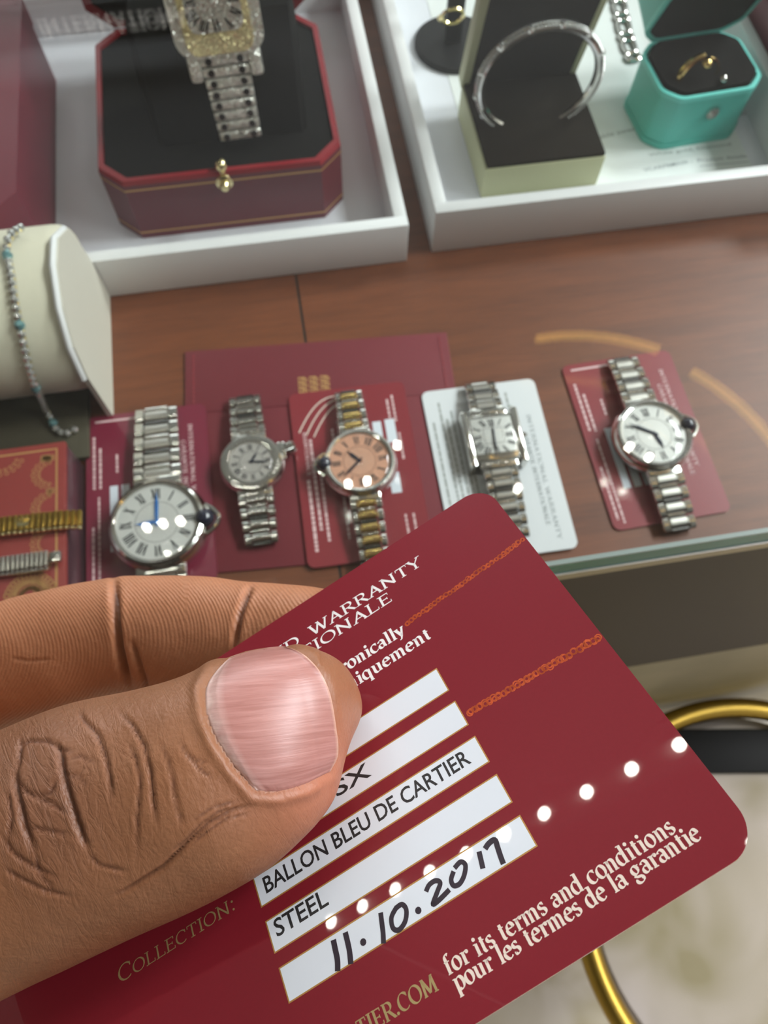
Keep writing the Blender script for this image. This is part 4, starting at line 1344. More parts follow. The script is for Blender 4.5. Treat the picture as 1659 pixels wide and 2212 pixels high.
# rectangular watch
t = thing('wristwatch', 'rectangular steel watch with roman dial lying on the white card', 'watch', (78.4, 145.5, 1.9), math.radians(-1), group='watches laid out on cards')
cw, ch_, zt = 19.4, 20.5, 8.0
mb = MB()
for sx_ in (-1, 1):
    mb.rbox((sx_ * (cw / 2 + 1.7), 0, zt * 0.5), (3.6, ch_ + 7.5, zt), 1.3)
build('case_side', mb, M['steel'], t)
build('case', MB().rbox((0, 0, zt * 0.45), (cw + 1, ch_ + 2.5, zt * 0.9), 0.8), M['steel'], t)
build('dial', MB().rbox((0, 0.6, zt * 0.9 + 0.1), (cw - 1.0, ch_ - 3, 0.3), 0.1), M['dial'], t)
mb = MB()
zd = zt * 0.9 + 0.27
numerals(mb, 0, 0, 3.6, zd, square=(cw * 0.37, ch_ * 0.33))
mb.strip([(-cw * 0.22, -ch_ * 0.17), (cw * 0.22, -ch_ * 0.17), (cw * 0.22, ch_ * 0.2), (-cw * 0.22, ch_ * 0.2), (-cw * 0.22, -ch_ * 0.17)], 0.2, zd, zd + 0.05)
build('numerals', mb, M['numeral'], t, 0)
mb = MB()
hand(mb, 3, 4.6, 0.9, zd + 0.2)
build('hour_hand', mb, M['black_hand'], t, 0)
mb = MB()
hand(mb, 184, 7.2, 0.8, zd + 0.45)
build('minute_hand', mb, M['black_hand'], t, 0)
build('crystal', MB().rbox((0, 0.6, zt * 0.9 + 1.4), (cw - 0.6, ch_ - 2.6, 0.5), 0.2), M['crystal'], t)
build('crown', MB().lathe([(0, 0), (1.5, 0), (1.6, 1.2), (0.8, 2.6), (0, 2.8)], 12, Matrix.Translation((cw / 2 + 3.3, 0.5, zt * 0.5)) @ Matrix.Rotation(PI / 2, 4, 'Y')), M['steel'], t)
for dr, ln in ((1, 33), (-1, 50)):
    build('end_link', MB().rbox((0, dr * (ch_ / 2 + 2.4), zt * 0.55), (cw - 2.0, 4.6, 4.4), 1.0), M['steel'], t)
    bracelet(t, 15.8, ch_ / 2 + 4.6, ln - ch_ / 2 - 4.6, dr, 5.4, 'brushed', 'steel')

# stone-set watch on the black pillow of the red box
P0 = at_depth(521, 292, 352)
P1 = at_depth(462, 18, 310)
dirv = (P1 - P0) / np.linalg.norm(P1 - P0)
xv = np.array([1.0, 0.0, 0.0])
xv = xv - dirv * (xv @ dirv)
xv /= np.linalg.norm(xv)
zv = np.cross(xv, dirv)
LB = float(np.linalg.norm(P1 - P0))
t = thing('wristwatch', 'square watch paved with diamonds on a black cushion in the red watch box', 'watch', matrix=frame(P1, xv, dirv, zv))
build('case', MB().prism(rrect(38, 40, 8), 0.5, 6.5, Matrix.Translation((0, 4, 0))), M['gem'], t)
build('lug', MB().rbox((-13.2, -20, 3.6), (6, 12, 5), 1.8).rbox((13.2, -20, 3.6), (6, 12, 5), 1.8).rbox((-13.2, 28, 3.6), (6, 12, 5), 1.8).rbox((13.2, 28, 3.6), (6, 12, 5), 1.8), M['gem'], t)
build('bezel', MB().prism(rrect(28.5, 34, 5), 6.5, 7.8, Matrix.Translation((0, 2.5, 0))), M['gem_gold'], t)
build('dial', MB().prism(rrect(23, 23, 4), 7.85, 8.1, Matrix.Translation((0, 5.4, 0))), M['gem'], t)
mb = MB()
numerals(mb, 0, 0, 4.6, 8.15, square=(8.8, 8.8))
for v in mb.v:
    v.y += 5.4
build('numerals', mb, M['numeral'], t, 0)
build('crystal', MB().prism(rrect(22.5, 22.5, 4), 8.9, 9.3, Matrix.Translation((0, 5.4, 0))), M['crystal'], t)
build('bracelet_core', MB().box((0, -15.5 - (LB - 15.5) / 2, 2.0), (17, LB - 16, 1.2)), M['dark_steel'], t)
np_ = 8
p_ = (LB - 15.5) / np_
for k in range(np_):
    yk = -15.5 - p_ * (k + 0.5)
    ww = 21.0 - 0.22 * k
    T = Matrix.Translation((0, yk, 3.6 - 0.05 * k)) @ Matrix.Rotation(0.06, 4, 'X')
    row = build('bracelet_link', MB().rbox((0, 0, 0), (ww, p_ * 0.86, 3.0), 0.6, T), M['gem'], t)
    ms = MB()
    for sx_ in (-1, 1):
        ms.lathe([(0, 0), (1.5, 0), (1.5, 0.5), (0, 0.7)], 14, T @ Matrix.Translation((sx_ * ww * 0.33, 0, 1.45)))
    build('dark_stone', ms, M['gem_black'], row)

# ------------------------------------------------------------------ the warranty card in the hand
# card pose: origin = lower right corner, u along the long side, v up the short side, n out of the face
CR = np.array([[0.8364745857, -0.3954537871, -0.3793765540], [-0.5471842967, -0.6406052170, -0.5387154178], [-0.0299935476, 0.6582106488, -0.7522360859]])
CT = np.array([35.44354508, 30.70875103, 68.86462943])
C2W = np.stack([RX, -UX, FX], 1)
c_u, c_v, c_n = C2W @ CR[:, 0], C2W @ CR[:, 1], C2W @ CR[:, 2]
c_o = CAM + C2W @ CT


def cuv(px, py):
    d = ray(px, py)
    s = ((c_o - CAM) @ c_n) / (d @ c_n)
    P = CAM + s * d - c_o
    return float(P @ c_u), float(P @ c_v)


card = thing('warranty_card', 'red plastic warranty card held between thumb and forefinger', 'card', matrix=frame(c_o, c_u, c_v, c_n))
build('card_body', MB().prism(rrect(85.6, 54, 3.6, 12, -42.8, 27), -0.38, 0), M['card'], card)
build('card_core', MB().prism(rrect(85.5, 53.9, 3.6, 12, -42.8, 27), -0.8, -0.381), M['card_edge'], card, label='pale plastic card back')
for k in range(5):
    v0 = [33.75, 28.75, 23.77, 18.75, 13.78][k]
    v1 = [30.27, 25.27, 20.28, 15.25, 10.22][k]
    st = build('writing_strip', MB().box((-34.0, (v0 + v1) / 2, 0.006), (30.75, v0 - v1, 0.012)), M['strip_edge'], card, 0, label='white writing strip with gold border')
    build('strip_field', MB().box((-34.0, (v0 + v1) / 2, 0.012), (30.45, v0 - v1 - 0.3, 0.012)), M['strip'], st, 0)


def card_serif(txt, pl_, pr_, cap, m, weight=0.17, small=None, right=None, name='printed_text', sx=None, nib=22):
    """baseline between two picture points; txt fills it unless right is given (a longer line ending at pr_)"""
    a, b = cuv(*pl_), cuv(*pr_)
    v = (a[1] + b[1]) / 2
    size = cap / 0.7
    ref = right or txt
    if small:
        w_ = sum((G[c.upper()][0] * (small if c.islower() else 1)) for c in ref)
    else:
        w_ = serif_width(ref)
    k = (b[0] - a[0]) / (w_ * size)
    mb = MB()
    if right:
        wf = serif_width(txt) if not small else sum((G[c.upper()][0] * (small if c.islower() else 1)) for c in txt)
        u0 = b[0] - wf * size * k
    else:
        u0 = a[0]
    serif(mb, txt, u0, v, size, k, weight, 0, 0.0, 0.02, None, small, nib)
    return build(name, mb, M[m], card, 0)


card_serif('GUARANTEE AND  WARRANTY', (672, 1374), (914, 1220), 1.6, 'print_w', 0.15, right='WARRANTY')
card_serif('GARANTIE INTERNATIONALE', (680, 1402), (851, 1299), 1.6, 'print_w', 0.15, right='IONALE')
card_serif('To be filled in electronically', (738, 1452), (879, 1370), 1.75, 'print_w', 0.165, right='ronically')
card_serif('A remplir uniquement', (753, 1490), (934, 1378), 1.75, 'print_w', 0.165, right='niquement')
card_serif('for its terms and conditions', (969, 2110), (1461, 1793), 1.62, 'print_cream', 0.15)
card_serif('pour les termes de la garantie', (985, 2138), (1522, 1814), 1.62, 'print_cream', 0.15)
card_serif('WWW.CARTIER.COM', (858, 2194), (949, 2137), 1.5, 'print_gold', 0.13, right='.COM')
card_serif('Collection:', (256, 2122), (512, 1966), 1.75, 'print_gold', 0.1, small=0.78)


def card_sans(txt, pl_, pr_, cap):
    a, b = cuv(*pl_), cuv(*pr_)
    mb = sans_mb(txt, b[0] - a[0], cap, Matrix.Translation((a[0], (a[1] + b[1]) / 2, 0.0)), 0.024)
    build('typed_text', mb, M['ink'], card, 0)


card_sans('BALLON BLEU DE CARTIER', (576, 1930.5), (1018.7, 1646.4), 1.85)
card_sans('STEEL', (598, 2021), (712.6, 1956.5), 1.85)
card_sans('W69016SX', (499, 1868), (803.5, 1675), 1.85)


def ink(pts, w):
    P = [cuv(*p) for p in pts]
    sm = []
    n_ = len(P)
    if n_ > 2:
        for j in range(n_ - 1):
            p0, p1, p2, p3 = P[max(j - 1, 0)], P[j], P[j + 1], P[min(j + 2, n_ - 1)]
            for q in range(5):
                u = q / 5
                sm.append(tuple(0.5 * (2 * p1[i] + (p2[i] - p0[i]) * u + (2 * p0[i] - 5 * p1[i] + 4 * p2[i] - p3[i]) * u * u + (3 * p1[i] - p0[i] - 3 * p2[i] + p3[i]) * u ** 3) for i in (0, 1)))
        sm.append(P[-1])
    else:
        sm = P
    return MB().strip(sm, w * 1.22, 0.0, 0.028)


def q3(x, y):  # reading taken from an enlarged crop
    return 500 + x / 2.212, 1550 + y / 2.212


for pts, w in [
    ([(487, 1062), (497, 1110), (507, 1160), (508, 1212)], 0.52),
    ([(544, 1026), (556, 1075), (565, 1120), (571, 1178)], 0.5),
    ([(713, 932), (719, 980), (725, 1030), (727, 1080)], 0.45),
    ([(790, 905), (765, 955), (772, 1005), (800, 1015), (830, 975), (836, 920), (815, 893), (785, 912)], 0.42),
    ([(930, 832), (945, 800), (975, 780), (998, 790), (985, 830), (968, 875), (965, 893), (995, 870), (1042, 822)], 0.42),
    ([(1062, 735), (1050, 775), (1062, 803), (1090, 795), (1112, 755), (1118, 705), (1095, 690), (1066, 720)], 0.42),
    ([(1183, 640), (1192, 678), (1202, 722)], 0.46),
    ([(1212, 628), (1230, 602), (1258, 585), (1272, 620), (1285, 660), (1300, 700)], 0.48),
]:
    build('handwriting', ink([q3(*p) for p in pts], w), M['marker'], card, 0)
for p in ((630, 1073), (893, 922)):
    a = cuv(*q3(*p))
    build('handwriting', MB().prism([(a[0] + 0.36 * math.cos(i * PI / 5), a[1] + 0.36 * math.sin(i * PI / 5)) for i in range(10)], 0, 0.028), M['marker'], card, 0)


def foil(pa_, pb_, wid, name):
    a, b = cuv(*pa_), cuv(*pb_)
    L_ = math.hypot(b[0] - a[0], b[1] - a[1])
    n_ = int(L_ / 0.62)
    mb = MB()
    for i in range(n_ + 1):
        u = i / n_
        for _ in range(2):
            mb.rings((a[0] + (b[0] - a[0]) * u + random.uniform(-.12, .12), a[1] + (b[1] - a[1]) * u + random.uniform(-.12, .12)), wid * random.uniform(0.28, 0.42), wid * 0.17, 0, 0.012, 9)
    build(name, mb, M['holo'], card, 0, label='orange foil security line')


foil((1129, 1166), (880, 1346), 0.85, 'foil_line')
foil((1292, 1378), (1016, 1538), 1.0, 'foil_line')

# ------------------------------------------------------------------ hand
nc = CR[:, 2]
tc_ = CT


def cam_ray(x, y):
    return np.array([(x - PW / 2) / FPX, (y - PH / 2) / FPX, 1.0])


def digit(st, side, flat, gap=0.0):
    """st: (cx, cy, half width in px along the across direction, extra lift mm); side +1 in front of the card, -1 behind.
    flat: depth radius over half width. returns rings in camera space (mm)"""
    pts = [np.array(s[:2], float) for s in st]
    cen, wid, acr = [], [], []
    for j, s in enumerate(st):
        a, b = pts[max(j - 1, 0)], pts[min(j + 1, len(st) - 1)]
        tdir = (b - a) / np.linalg.norm(b - a)
        perp = np.array([-tdir[1], tdir[0], 0.0])
        r = cam_ray(*pts[j])
        d = 90.0
        for _ in range(12):
            w = s[2] / FPX * d
            hd = w * flat
            hsup = math.sqrt((w * (nc @ perp)) ** 2 + (hd * nc[2]) ** 2)
            off = (hsup + gap + s[3]) * side - (0.8 if side < 0 else 0)
            d = (nc @ tc_ + off) / (nc @ r)
        cen.append(r * d)
        wid.append(w)
        acr.append(perp)
    return np.array(cen), np.array(wid), np.array(acr)


def resample(cen, wid, acr, k):
    n_ = len(cen)
    o = []
    X = np.column_stack([cen, wid, acr])
    for j in range(n_ - 1):
        p0, p1, p2, p3 = X[max(j - 1, 0)], X[j], X[j + 1], X[min(j + 2, n_ - 1)]
        for q in range(k):
            u = q / k
            o.append(0.5 * (2 * p1 + (p2 - p0) * u + (2 * p0 - 5 * p1 + 4 * p2 - p3) * u * u + (3 * p1 - p0 - 3 * p2 + p3) * u ** 3))
    o.append(X[-1])
    o = np.array(o)
    o[:, 3] = np.maximum(o[:, 3], 0.4)
    return o[:, :3], o[:, 3], o[:, 4:]


def digit_mesh(mb, st, side, flat, k=6, nseg=40, gap=0.0, pw=2.2):
    cen, wid, acr = resample(*digit(st, side, flat, gap), k)
    rings_ = []
    for j in range(len(cen)):
        p = acr[j] / np.linalg.norm(acr[j])
        zd_ = np.array([0, 0, 1.0])
        ring_ = []
        for i in range(nseg):
            a = 2 * PI * i / nseg
            c, s = math.cos(a), math.sin(a)
            cc = math.copysign(abs(c) ** (2 / pw), c)
            ss = math.copysign(abs(s) ** (2 / pw), s)
            P = cen[j] + p * wid[j] * cc + zd_ * wid[j] * flat * ss
            ring_.append(tuple(P))
        rings_.append(ring_)
    mb.loft(rings_)
    return cen, wid


hm = MB()
thumb = [(-330, 2010, 285, 6), (-150, 1920, 272, 3.5), (0, 1853, 262, 1.6), (78, 1823, 257, 1.0), (205, 1768, 253, 0.5), (340, 1724, 238, 0.2), (465, 1674, 226, 0), (555, 1616, 208, -0.3), (628, 1575, 189, -0.6), (692, 1553, 158, -0.8), (738, 1548, 115, -0.6), (766, 1552, 58, -0.2), (777, 1556, 16, 0.6)]
index = [(-330, 1560, 168, 3), (-150, 1490, 152, 1.2), (0, 1440, 137, 0.3), (130, 1406, 136, 0), (255, 1374, 127, 0), (400, 1372, 128, 0), (530, 1380, 124, 0), (690, 1392, 120, -0.3), (790, 1412, 98, -0.3), (850, 1425, 58, 0), (872, 1430, 14, 0.5)]
digit_mesh(hm, thumb, 1, 0.86, k=6, nseg=56)
digit_mesh(hm, index, -1, 0.94, k=5, nseg=48)
digit_mesh(hm, [(-330, 1790, 165, 3), (-150, 1770, 150, 1.0), (0, 1740, 132, 0.4), (170, 1710, 128, 0.2), (330, 1690, 122, 0), (460, 1680, 112, 0), (540, 1676, 80, 0), (575, 1675, 20, 0.5)], -1, 0.92, k=5)
digit_mesh(hm, [(-330, 2010, 160, 3), (-150, 1985, 148, 1.0), (0, 1950, 132, 0.4), (160, 1915, 126, 0.2), (300, 1890, 115, 0), (380, 1880, 82, 0), (415, 1876, 20, 0.5)], -1, 0.92, k=5)
digit_mesh(hm, [(-330, 2230, 140, 3), (-150, 2205, 130, 1.0), (0, 2165, 114, 0.4), (130, 2125, 108, 0.2), (230, 2100, 88, 0), (290, 2090, 20, 0.5)], -1, 0.92, k=5)


def blob_chain(mb, pts, nseg=40):
    """pts: (x, y, depth) pixel/depth centre, across-half (mm), depth-half (mm)"""
    cs = [cam_ray(p[0], p[1]) * p[2] for p in pts]
    rings_ = []
    for j, p in enumerate(pts):
        a, b = cs[max(j - 1, 0)], cs[min(j + 1, len(cs) - 1)]
        tt = b - a
        tt /= np.linalg.norm(tt)
        z_ = np.array([0, 0, 1.0])
        z_ = z_ - tt * (z_ @ tt)
        z_ /= np.linalg.norm(z_)
        x_ = np.cross(tt, z_)
        rings_.append([tuple(cs[j] + x_ * p[3] * math.cos(2 * PI * i / nseg) + z_ * p[4] * math.sin(2 * PI * i / nseg)) for i in range(nseg)])
    mb.loft(rings_)


blob_chain(hm, [(-210, 1840, 112, 24, 11), (-300, 1845, 111, 36, 15), (-480, 1870, 110, 42, 18), (-760, 1930, 109, 42, 19), (-1020, 2000, 107, 36, 19), (-1250, 2070, 104, 31, 18), (-1500, 2150, 102, 30, 19), (-1800, 2250, 99, 31, 21), (-1840, 2262, 99, 16, 11)])
# hold the wrist clear of the glass: camera space -> counter space
for v in hm.v:
    P = CAM + C2W @ np.array(v)
    v.x, v.y, v.z = P

me = bpy.data.meshes.new('person')
me.from_pydata([v * S for v in hm.v], [], hm.f)
bm = bmesh.new()
bm.from_mesh(me)
bmesh.ops.recalc_face_normals(bm, faces=bm.faces)
bm.to_mesh(me)
bm.free()
tmp = bpy.data.objects.new('person', me)
COL.objects.link(tmp)
rm = tmp.modifiers.new('r', 'REMESH')
rm.mode = 'VOXEL'
rm.voxel_size = 0.0003
sm_ = tmp.modifiers.new('s', 'SMOOTH')
sm_.iterations = 22
sm_.factor = 0.5
dg = bpy.context.evaluated_depsgraph_get()
body = bpy.data.meshes.new_from_object(tmp.evaluated_get(dg))
bpy.data.objects.remove(tmp)
bpy.data.meshes.remove(me)
nv = len(body.vertices)
co = np.empty(nv * 3)
body.vertices.foreach_get('co', co)
co = co.reshape(-1, 3)
no = np.empty(nv * 3)
body.vertex_normals.foreach_get('vector', no)
no = no.reshape(-1, 3)
mmc = co / S
px, dep = pix(mmc)
face = (no @ FX) < 0.25                      # turned towards the viewer
cam_pt = np.stack([px[:, 0], px[:, 1]], 1)


def seg_dist(P, pts):
    best = np.full(len(P), 1e9)
    tt = np.zeros(len(P))
    n_ = len(pts) - 1
    for j in range(n_):
        a, b = np.array(pts[j], float), np.array(pts[j + 1], float)
        d = b - a
        u = np.clip(((P - a) @ d) / (d @ d), 0, 1)
        q = np.hypot(*(P - a - u[:, None] * d).T)
        m = q < best
        best[m] = q[m]
        tt[m] = (j + u[m]) / n_
    return best, tt


# which digit a vertex belongs to: thumb lies in front of the card, forefinger behind
plane_side = (mmc - c_o) @ c_n
th_line = [(s[0], s[1]) for s in thumb]
ix_line = [(s[0], s[1]) for s in index]
d_th, _ = seg_dist(cam_pt, th_line)
d_ix, t_ix = seg_dist(cam_pt, ix_line)
is_th = (plane_side > 0.0) & (d_th < 300)
is_ix = (plane_side <= 0.0) & (cam_pt[:, 1] < 1640) & (d_ix < 200)
disp = np.zeros(nv)
crease = np.zeros(nv)


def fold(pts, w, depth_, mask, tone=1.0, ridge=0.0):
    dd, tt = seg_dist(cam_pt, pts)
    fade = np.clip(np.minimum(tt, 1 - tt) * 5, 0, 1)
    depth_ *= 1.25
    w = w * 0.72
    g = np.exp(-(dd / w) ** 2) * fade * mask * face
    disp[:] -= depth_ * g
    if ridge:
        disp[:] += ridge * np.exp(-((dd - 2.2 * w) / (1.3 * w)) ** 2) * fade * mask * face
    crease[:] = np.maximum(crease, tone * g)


def h1(x, y):
    return x / 2.0, 1200 + y / 2.0


TH = is_th.astype(float)
for pts, w, dp in [
    ([(235, 800), (262, 860), (275, 950), (300, 1050), (330, 1150), (355, 1220), (385, 1290)], 8, 0.55),
    ([(60, 900), (68, 1000), (90, 1090), (110, 1180), (150, 1290)], 8, 0.45),
    ([(75, 960), (110, 1020), (160, 1045), (215, 1025), (255, 950)], 5, 0.28),
    ([(75, 830), (120, 800), (200, 800), (270, 840), (330, 850)], 5, 0.25),
    ([(90, 780), (85, 850), (75, 930)], 5, 0.28),
    ([(150, 1040), (230, 1080), (290, 1120)], 5, 0.2),
    ([(120, 1170), (200, 1190), (310, 1210)], 5, 0.18),
    ([(335, 660), (360, 710), (420, 770), (455, 870), (480, 1000), (480, 1060)], 6, 0.26),
    ([(500, 660), (570, 730), (620, 820), (650, 940), (665, 1080), (685, 1190)], 5.5, 0.24),
    ([(545, 800), (585, 880), (605, 980), (595, 1120), (590, 1340)], 5, 0.2),
    ([(690, 800), (730, 900), (755, 1020), (770, 1110), (795, 1180)], 5, 0.2),
    ([(770, 790), (800, 850), (870, 930), (930, 970)], 4, 0.16),
    ([(800, 850), (840, 880), (900, 900)], 4, 0.12),
    ([(1120, 1075), (1010, 1100), (900, 1160), (800, 1250), (700, 1350), (540, 1450), (480, 1480)], 6, 0.34),
    ([(1090, 1110), (980, 1140), (890, 1200), (820, 1260)], 4, 0.22),
    ([(1060, 1080), (940, 1110), (860, 1170), (790, 1240), (720, 1290)], 4, 0.2),
    ([(1040, 1060), (920, 1090), (830, 1150)], 4, 0.16),
    ([(380, 1290), (430, 1340), (560, 1370)], 5, 0.2),
    ([(0, 1190), (60, 1290), (150, 1350), (260, 1400)], 6, 0.22),
    ([(0, 1340), (90, 1400), (200, 1450), (330, 1480)], 6, 0.2),
    ([(150, 1290), (170, 1380), (240, 1450)], 5, 0.16),
    ([(300, 880), (350, 870), (420, 900)], 4, 0.15),
    ([(270, 940), (340, 960), (380, 1000)], 4, 0.13),
    ([(30, 1000), (50, 1120), (40, 1230)], 5, 0.22),
]:
    fold([h1(*p) for p in pts], w, dp, TH, 1.0, dp * 0.1)
IX = is_ix.astype(float)
fold([(246, 1240), (248, 1290), (250, 1340), (256, 1400), (268, 1450), (285, 1500)], 11, 0.95, IX, 1.0, 0.1)
fold([(283, 1380), (296, 1420), (312, 1470), (320, 1500)], 8, 0.4, IX, 0.8)
fold([(545, 1262), (530, 1290), (517, 1325), (509, 1370), (507, 1420)], 9, 0.7, IX, 0.9, 0.1)
fold([(20, 1420), (60, 1428), (120, 1424)], 5, 0.12, IX, 0.4)
# nail bed: a shallow step round the nail
N_L = [(498, 1418), (462, 1452), (441, 1492), (447, 1552), (470, 1604), (505, 1656), (552, 1709)]
N_R = [(610, 1396), (664, 1424), (700, 1470), (714, 1520), (722, 1580), (722, 1630), (712, 1668)]
N_T = [(498, 1418), (545, 1400), (610, 1396)]
N_B = [(552, 1709), (600, 1711), (660, 1695), (712, 1668)]
loop_ = N_L[::1] + N_B[1:] + N_R[::-1][1:] + N_T[::-1][1:]
dd, _ = seg_dist(cam_pt, loop_)
poly = np.array(loop_)


def inside(P, poly_):
    x, y = P[:, 0], P[:, 1]
    r = np.zeros(len(P), bool)
    n_ = len(poly_)
    for i in range(n_):
        x1, y1 = poly_[i]
        x2, y2 = poly_[(i + 1) % n_]
        c = ((y1 > y) != (y2 > y))
        xi = (x2 - x1) * (y - y1) / (y2 - y1 + 1e-9) + x1
        r ^= c & (x < xi)
    return r


inn = inside(cam_pt, poly)
left_side = cam_pt[:, 0] < 600
near = np.exp(-(dd / 9.0) ** 2) * TH * face
disp -= 0.28 * near
disp += np.where(~inn & (cam_pt[:, 0] < 690), 0.32, 0.1) * np.exp(-((dd - 17) / 13.0) ** 2) * TH * face * (~inn)
disp -= 0.2 * inn * TH * face
# slow lumps of the flesh
lump = np.sin(mmc[:, 0] * 0.42 + 1.3) * np.sin(mmc[:, 1] * 0.37) * np.sin(mmc[:, 2] * 0.33 + 0.6)
disp += 0.12 * lump
co2 = co + no * (disp * S)[:, None]
origin = co[np.argmin(d_th + np.abs(cam_pt[:, 0] - 465))]
body.vertices.foreach_set('co', (co2 - origin).ravel())
body.update()
body.polygons.foreach_set('use_smooth', [True] * len(body.polygons))
# skin attributes
att = body.attributes.new('crease', 'FLOAT', 'POINT')
att.data.foreach_set('value', np.clip(crease, 0, 1))
palm = np.clip(IX, 0, 1)
tip = np.exp(-(np.hypot(cam_pt[:, 0] - 730, cam_pt[:, 1] - 1690) / 170) ** 2) * TH
att = body.attributes.new('palm', 'FLOAT', 'POINT')
att.data.foreach_set('value', np.clip(palm, 0, 1))
att = body.attributes.new('tip', 'FLOAT', 'POINT')
att.data.foreach_set('value', np.clip(tip, 0, 1))
kn = np.exp(-(np.hypot((cam_pt[:, 0] - 95) / 1.0, (cam_pt[:, 1] - 1720) / 1.4) / 150) ** 2) * TH
att = body.attributes.new('knuckle', 'FLOAT', 'POINT')
att.data.foreach_set('value', np.clip(kn, 0, 1))
_, t_th = seg_dist(cam_pt, th_line)
along_ = t_th * 60.0
for n_, vals in (('skin_a', along_), ('skin_b', (cam_pt[:, 1] + 0.38 * cam_pt[:, 0]) / 18.0)):
    at0 = body.attributes.new(n_, 'FLOAT', 'POINT')
    at0.data.foreach_set('value', vals)
ridge_u = t_ix * 100.0 + 0.012 * (cam_pt[:, 1] - 1380) ** 2 / 40
att = body.attributes.new('ridge_u', 'FLOAT', 'POINT')
att.data.foreach_set('value', ridge_u * 1.0)

m, nt, b = new_mat('brown_skin')


def attr(n_):
    return node(nt, 'ShaderNodeAttribute', attribute_name=n_).outputs['Fac']


def mixc(fac, a, bcol):
    x = node(nt, 'ShaderNodeMix', data_type='RGBA')
    link(nt, fac, x.inputs[0])
    if isinstance(a, tuple):
        x.inputs[6].default_value = (*a, 1)
    else:
        link(nt, a, x.inputs[6])
    x.inputs[7].default_value = (*bcol, 1)
    return x.outputs[2]


tcn = node(nt, 'ShaderNodeTexCoord')
n1 = node(nt, 'ShaderNodeTexNoise', Scale=130.0, Detail=5.0)
link(nt, tcn.outputs['Object'], n1.inputs['Vector'])
c0 = mixc(n1.outputs['Fac'], (0.2, 0.079, 0.033), (0.28, 0.122, 0.06))
c1 = mixc(attr('palm'), c0, (0.42, 0.175, 0.086))
c2 = mixc(attr('tip'), c1, (0.42, 0.155, 0.09))
k_ = node(nt, 'ShaderNodeMath', operation='MULTIPLY')
k_.inputs[1].default_value = 0.55
link(nt, attr('knuckle'), k_.inputs[0])
c3 = mixc(k_.outputs[0], c2, (0.13, 0.056, 0.034))
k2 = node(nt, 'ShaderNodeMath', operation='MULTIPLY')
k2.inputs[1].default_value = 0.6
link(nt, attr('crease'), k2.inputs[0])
c4 = mixc(k2.outputs[0], c3, (0.1, 0.036, 0.02))  # folds darkened by colour: shade painted in along with brown pigment
link(nt, c4, b.inputs['Base Color'])
b.inputs['Roughness'].default_value = 0.46
b.inputs['Specular IOR Level'].default_value = 0.4
b.inputs['Subsurface Weight'].default_value = 0.12
b.inputs['Subsurface Radius'].default_value = (1.0, 0.35, 0.2)
b.inputs['Subsurface Scale'].default_value = 0.0012
# fine skin relief: finger-print ridges on the forefinger, small cross-hatch elsewhere
rs = node(nt, 'ShaderNodeMath', operation='MULTIPLY')
rs.inputs[1].default_value = 2 * PI * 1.6
link(nt, attr('ridge_u'), rs.inputs[0])
rn = node(nt, 'ShaderNodeTexNoise', Scale=220.0, Detail=2.0)
link(nt, tcn.outputs['Object'], rn.inputs['Vector'])
ra = node(nt, 'ShaderNodeMath', operation='MULTIPLY_ADD')
ra.inputs[1].default_value = 5.0
link(nt, rn.outputs['Fac'], ra.inputs[0])
link(nt, rs.outputs[0], ra.inputs[2])
rsin = node(nt, 'ShaderNodeMath', operation='SINE')
link(nt, ra.outputs[0], rsin.inputs[0])
rm_ = node(nt, 'ShaderNodeMath', operation='MULTIPLY')
link(nt, rsin.outputs[0], rm_.inputs[0])
link(nt, attr('palm'), rm_.inputs[1])
vo = node(nt, 'ShaderNodeTexVoronoi', Scale=1500.0, feature='DISTANCE_TO_EDGE')
link(nt, tcn.outputs['Object'], vo.inputs['Vector'])
n2 = node(nt, 'ShaderNodeTexNoise', Scale=600.0, Detail=6.0)
link(nt, tcn.outputs['Object'], n2.inputs['Vector'])
hsum = node(nt, 'ShaderNodeMath', operation='MULTIPLY_ADD')
hsum.inputs[1].default_value = 1.2
link(nt, n2.outputs['Fac'], hsum.inputs[0])
vh = node(nt, 'ShaderNodeMath', operation='MULTIPLY')
vh.inputs[1].default_value = 0.35
link(nt, vo.outputs['Distance'], vh.inputs[0])
# fine wrinkle lines running across the thumb
wv = node(nt, 'ShaderNodeCombineXYZ')
w_a = node(nt, 'ShaderNodeMath', operation='MULTIPLY')
w_a.inputs[1].default_value = 1.25
link(nt, attr('skin_a'), w_a.inputs[0])
w_b = node(nt, 'ShaderNodeMath', operation='MULTIPLY')
w_b.inputs[1].default_value = 0.2
link(nt, attr('skin_b'), w_b.inputs[0])
link(nt, w_a.outputs[0], wv.inputs[0])
link(nt, w_b.outputs[0], wv.inputs[1])
wn = node(nt, 'ShaderNodeTexNoise', Scale=1.0, Detail=4.0, Roughness=0.55, Distortion=0.8)
link(nt, wv.outputs[0], wn.inputs['Vector'])
wr = node(nt, 'ShaderNodeMath', operation='SUBTRACT')
wr.inputs[1].default_value = 0.5
link(nt, wn.outputs['Fac'], wr.inputs[0])
wa = node(nt, 'ShaderNodeMath', operation='ABSOLUTE')
link(nt, wr.outputs[0], wa.inputs[0])
wm = node(nt, 'ShaderNodeMath', operation='MINIMUM')
wm.inputs[1].default_value = 0.09
link(nt, wa.outputs[0], wm.inputs[0])
wq = node(nt, 'ShaderNodeMath', operation='MULTIPLY_ADD')
wq.inputs[1].default_value = 3.6
wq.inputs[2].default_value = 1.1
link(nt, attr('knuckle'), wq.inputs[0])
wp = node(nt, 'ShaderNodeMath', operation='MULTIPLY_ADD')
wp.inputs[1].default_value = -1.0
link(nt, attr('palm'), wp.inputs[0])
link(nt, wq.outputs[0], wp.inputs[2])
wk = node(nt, 'ShaderNodeMath', operation='MULTIPLY_ADD')
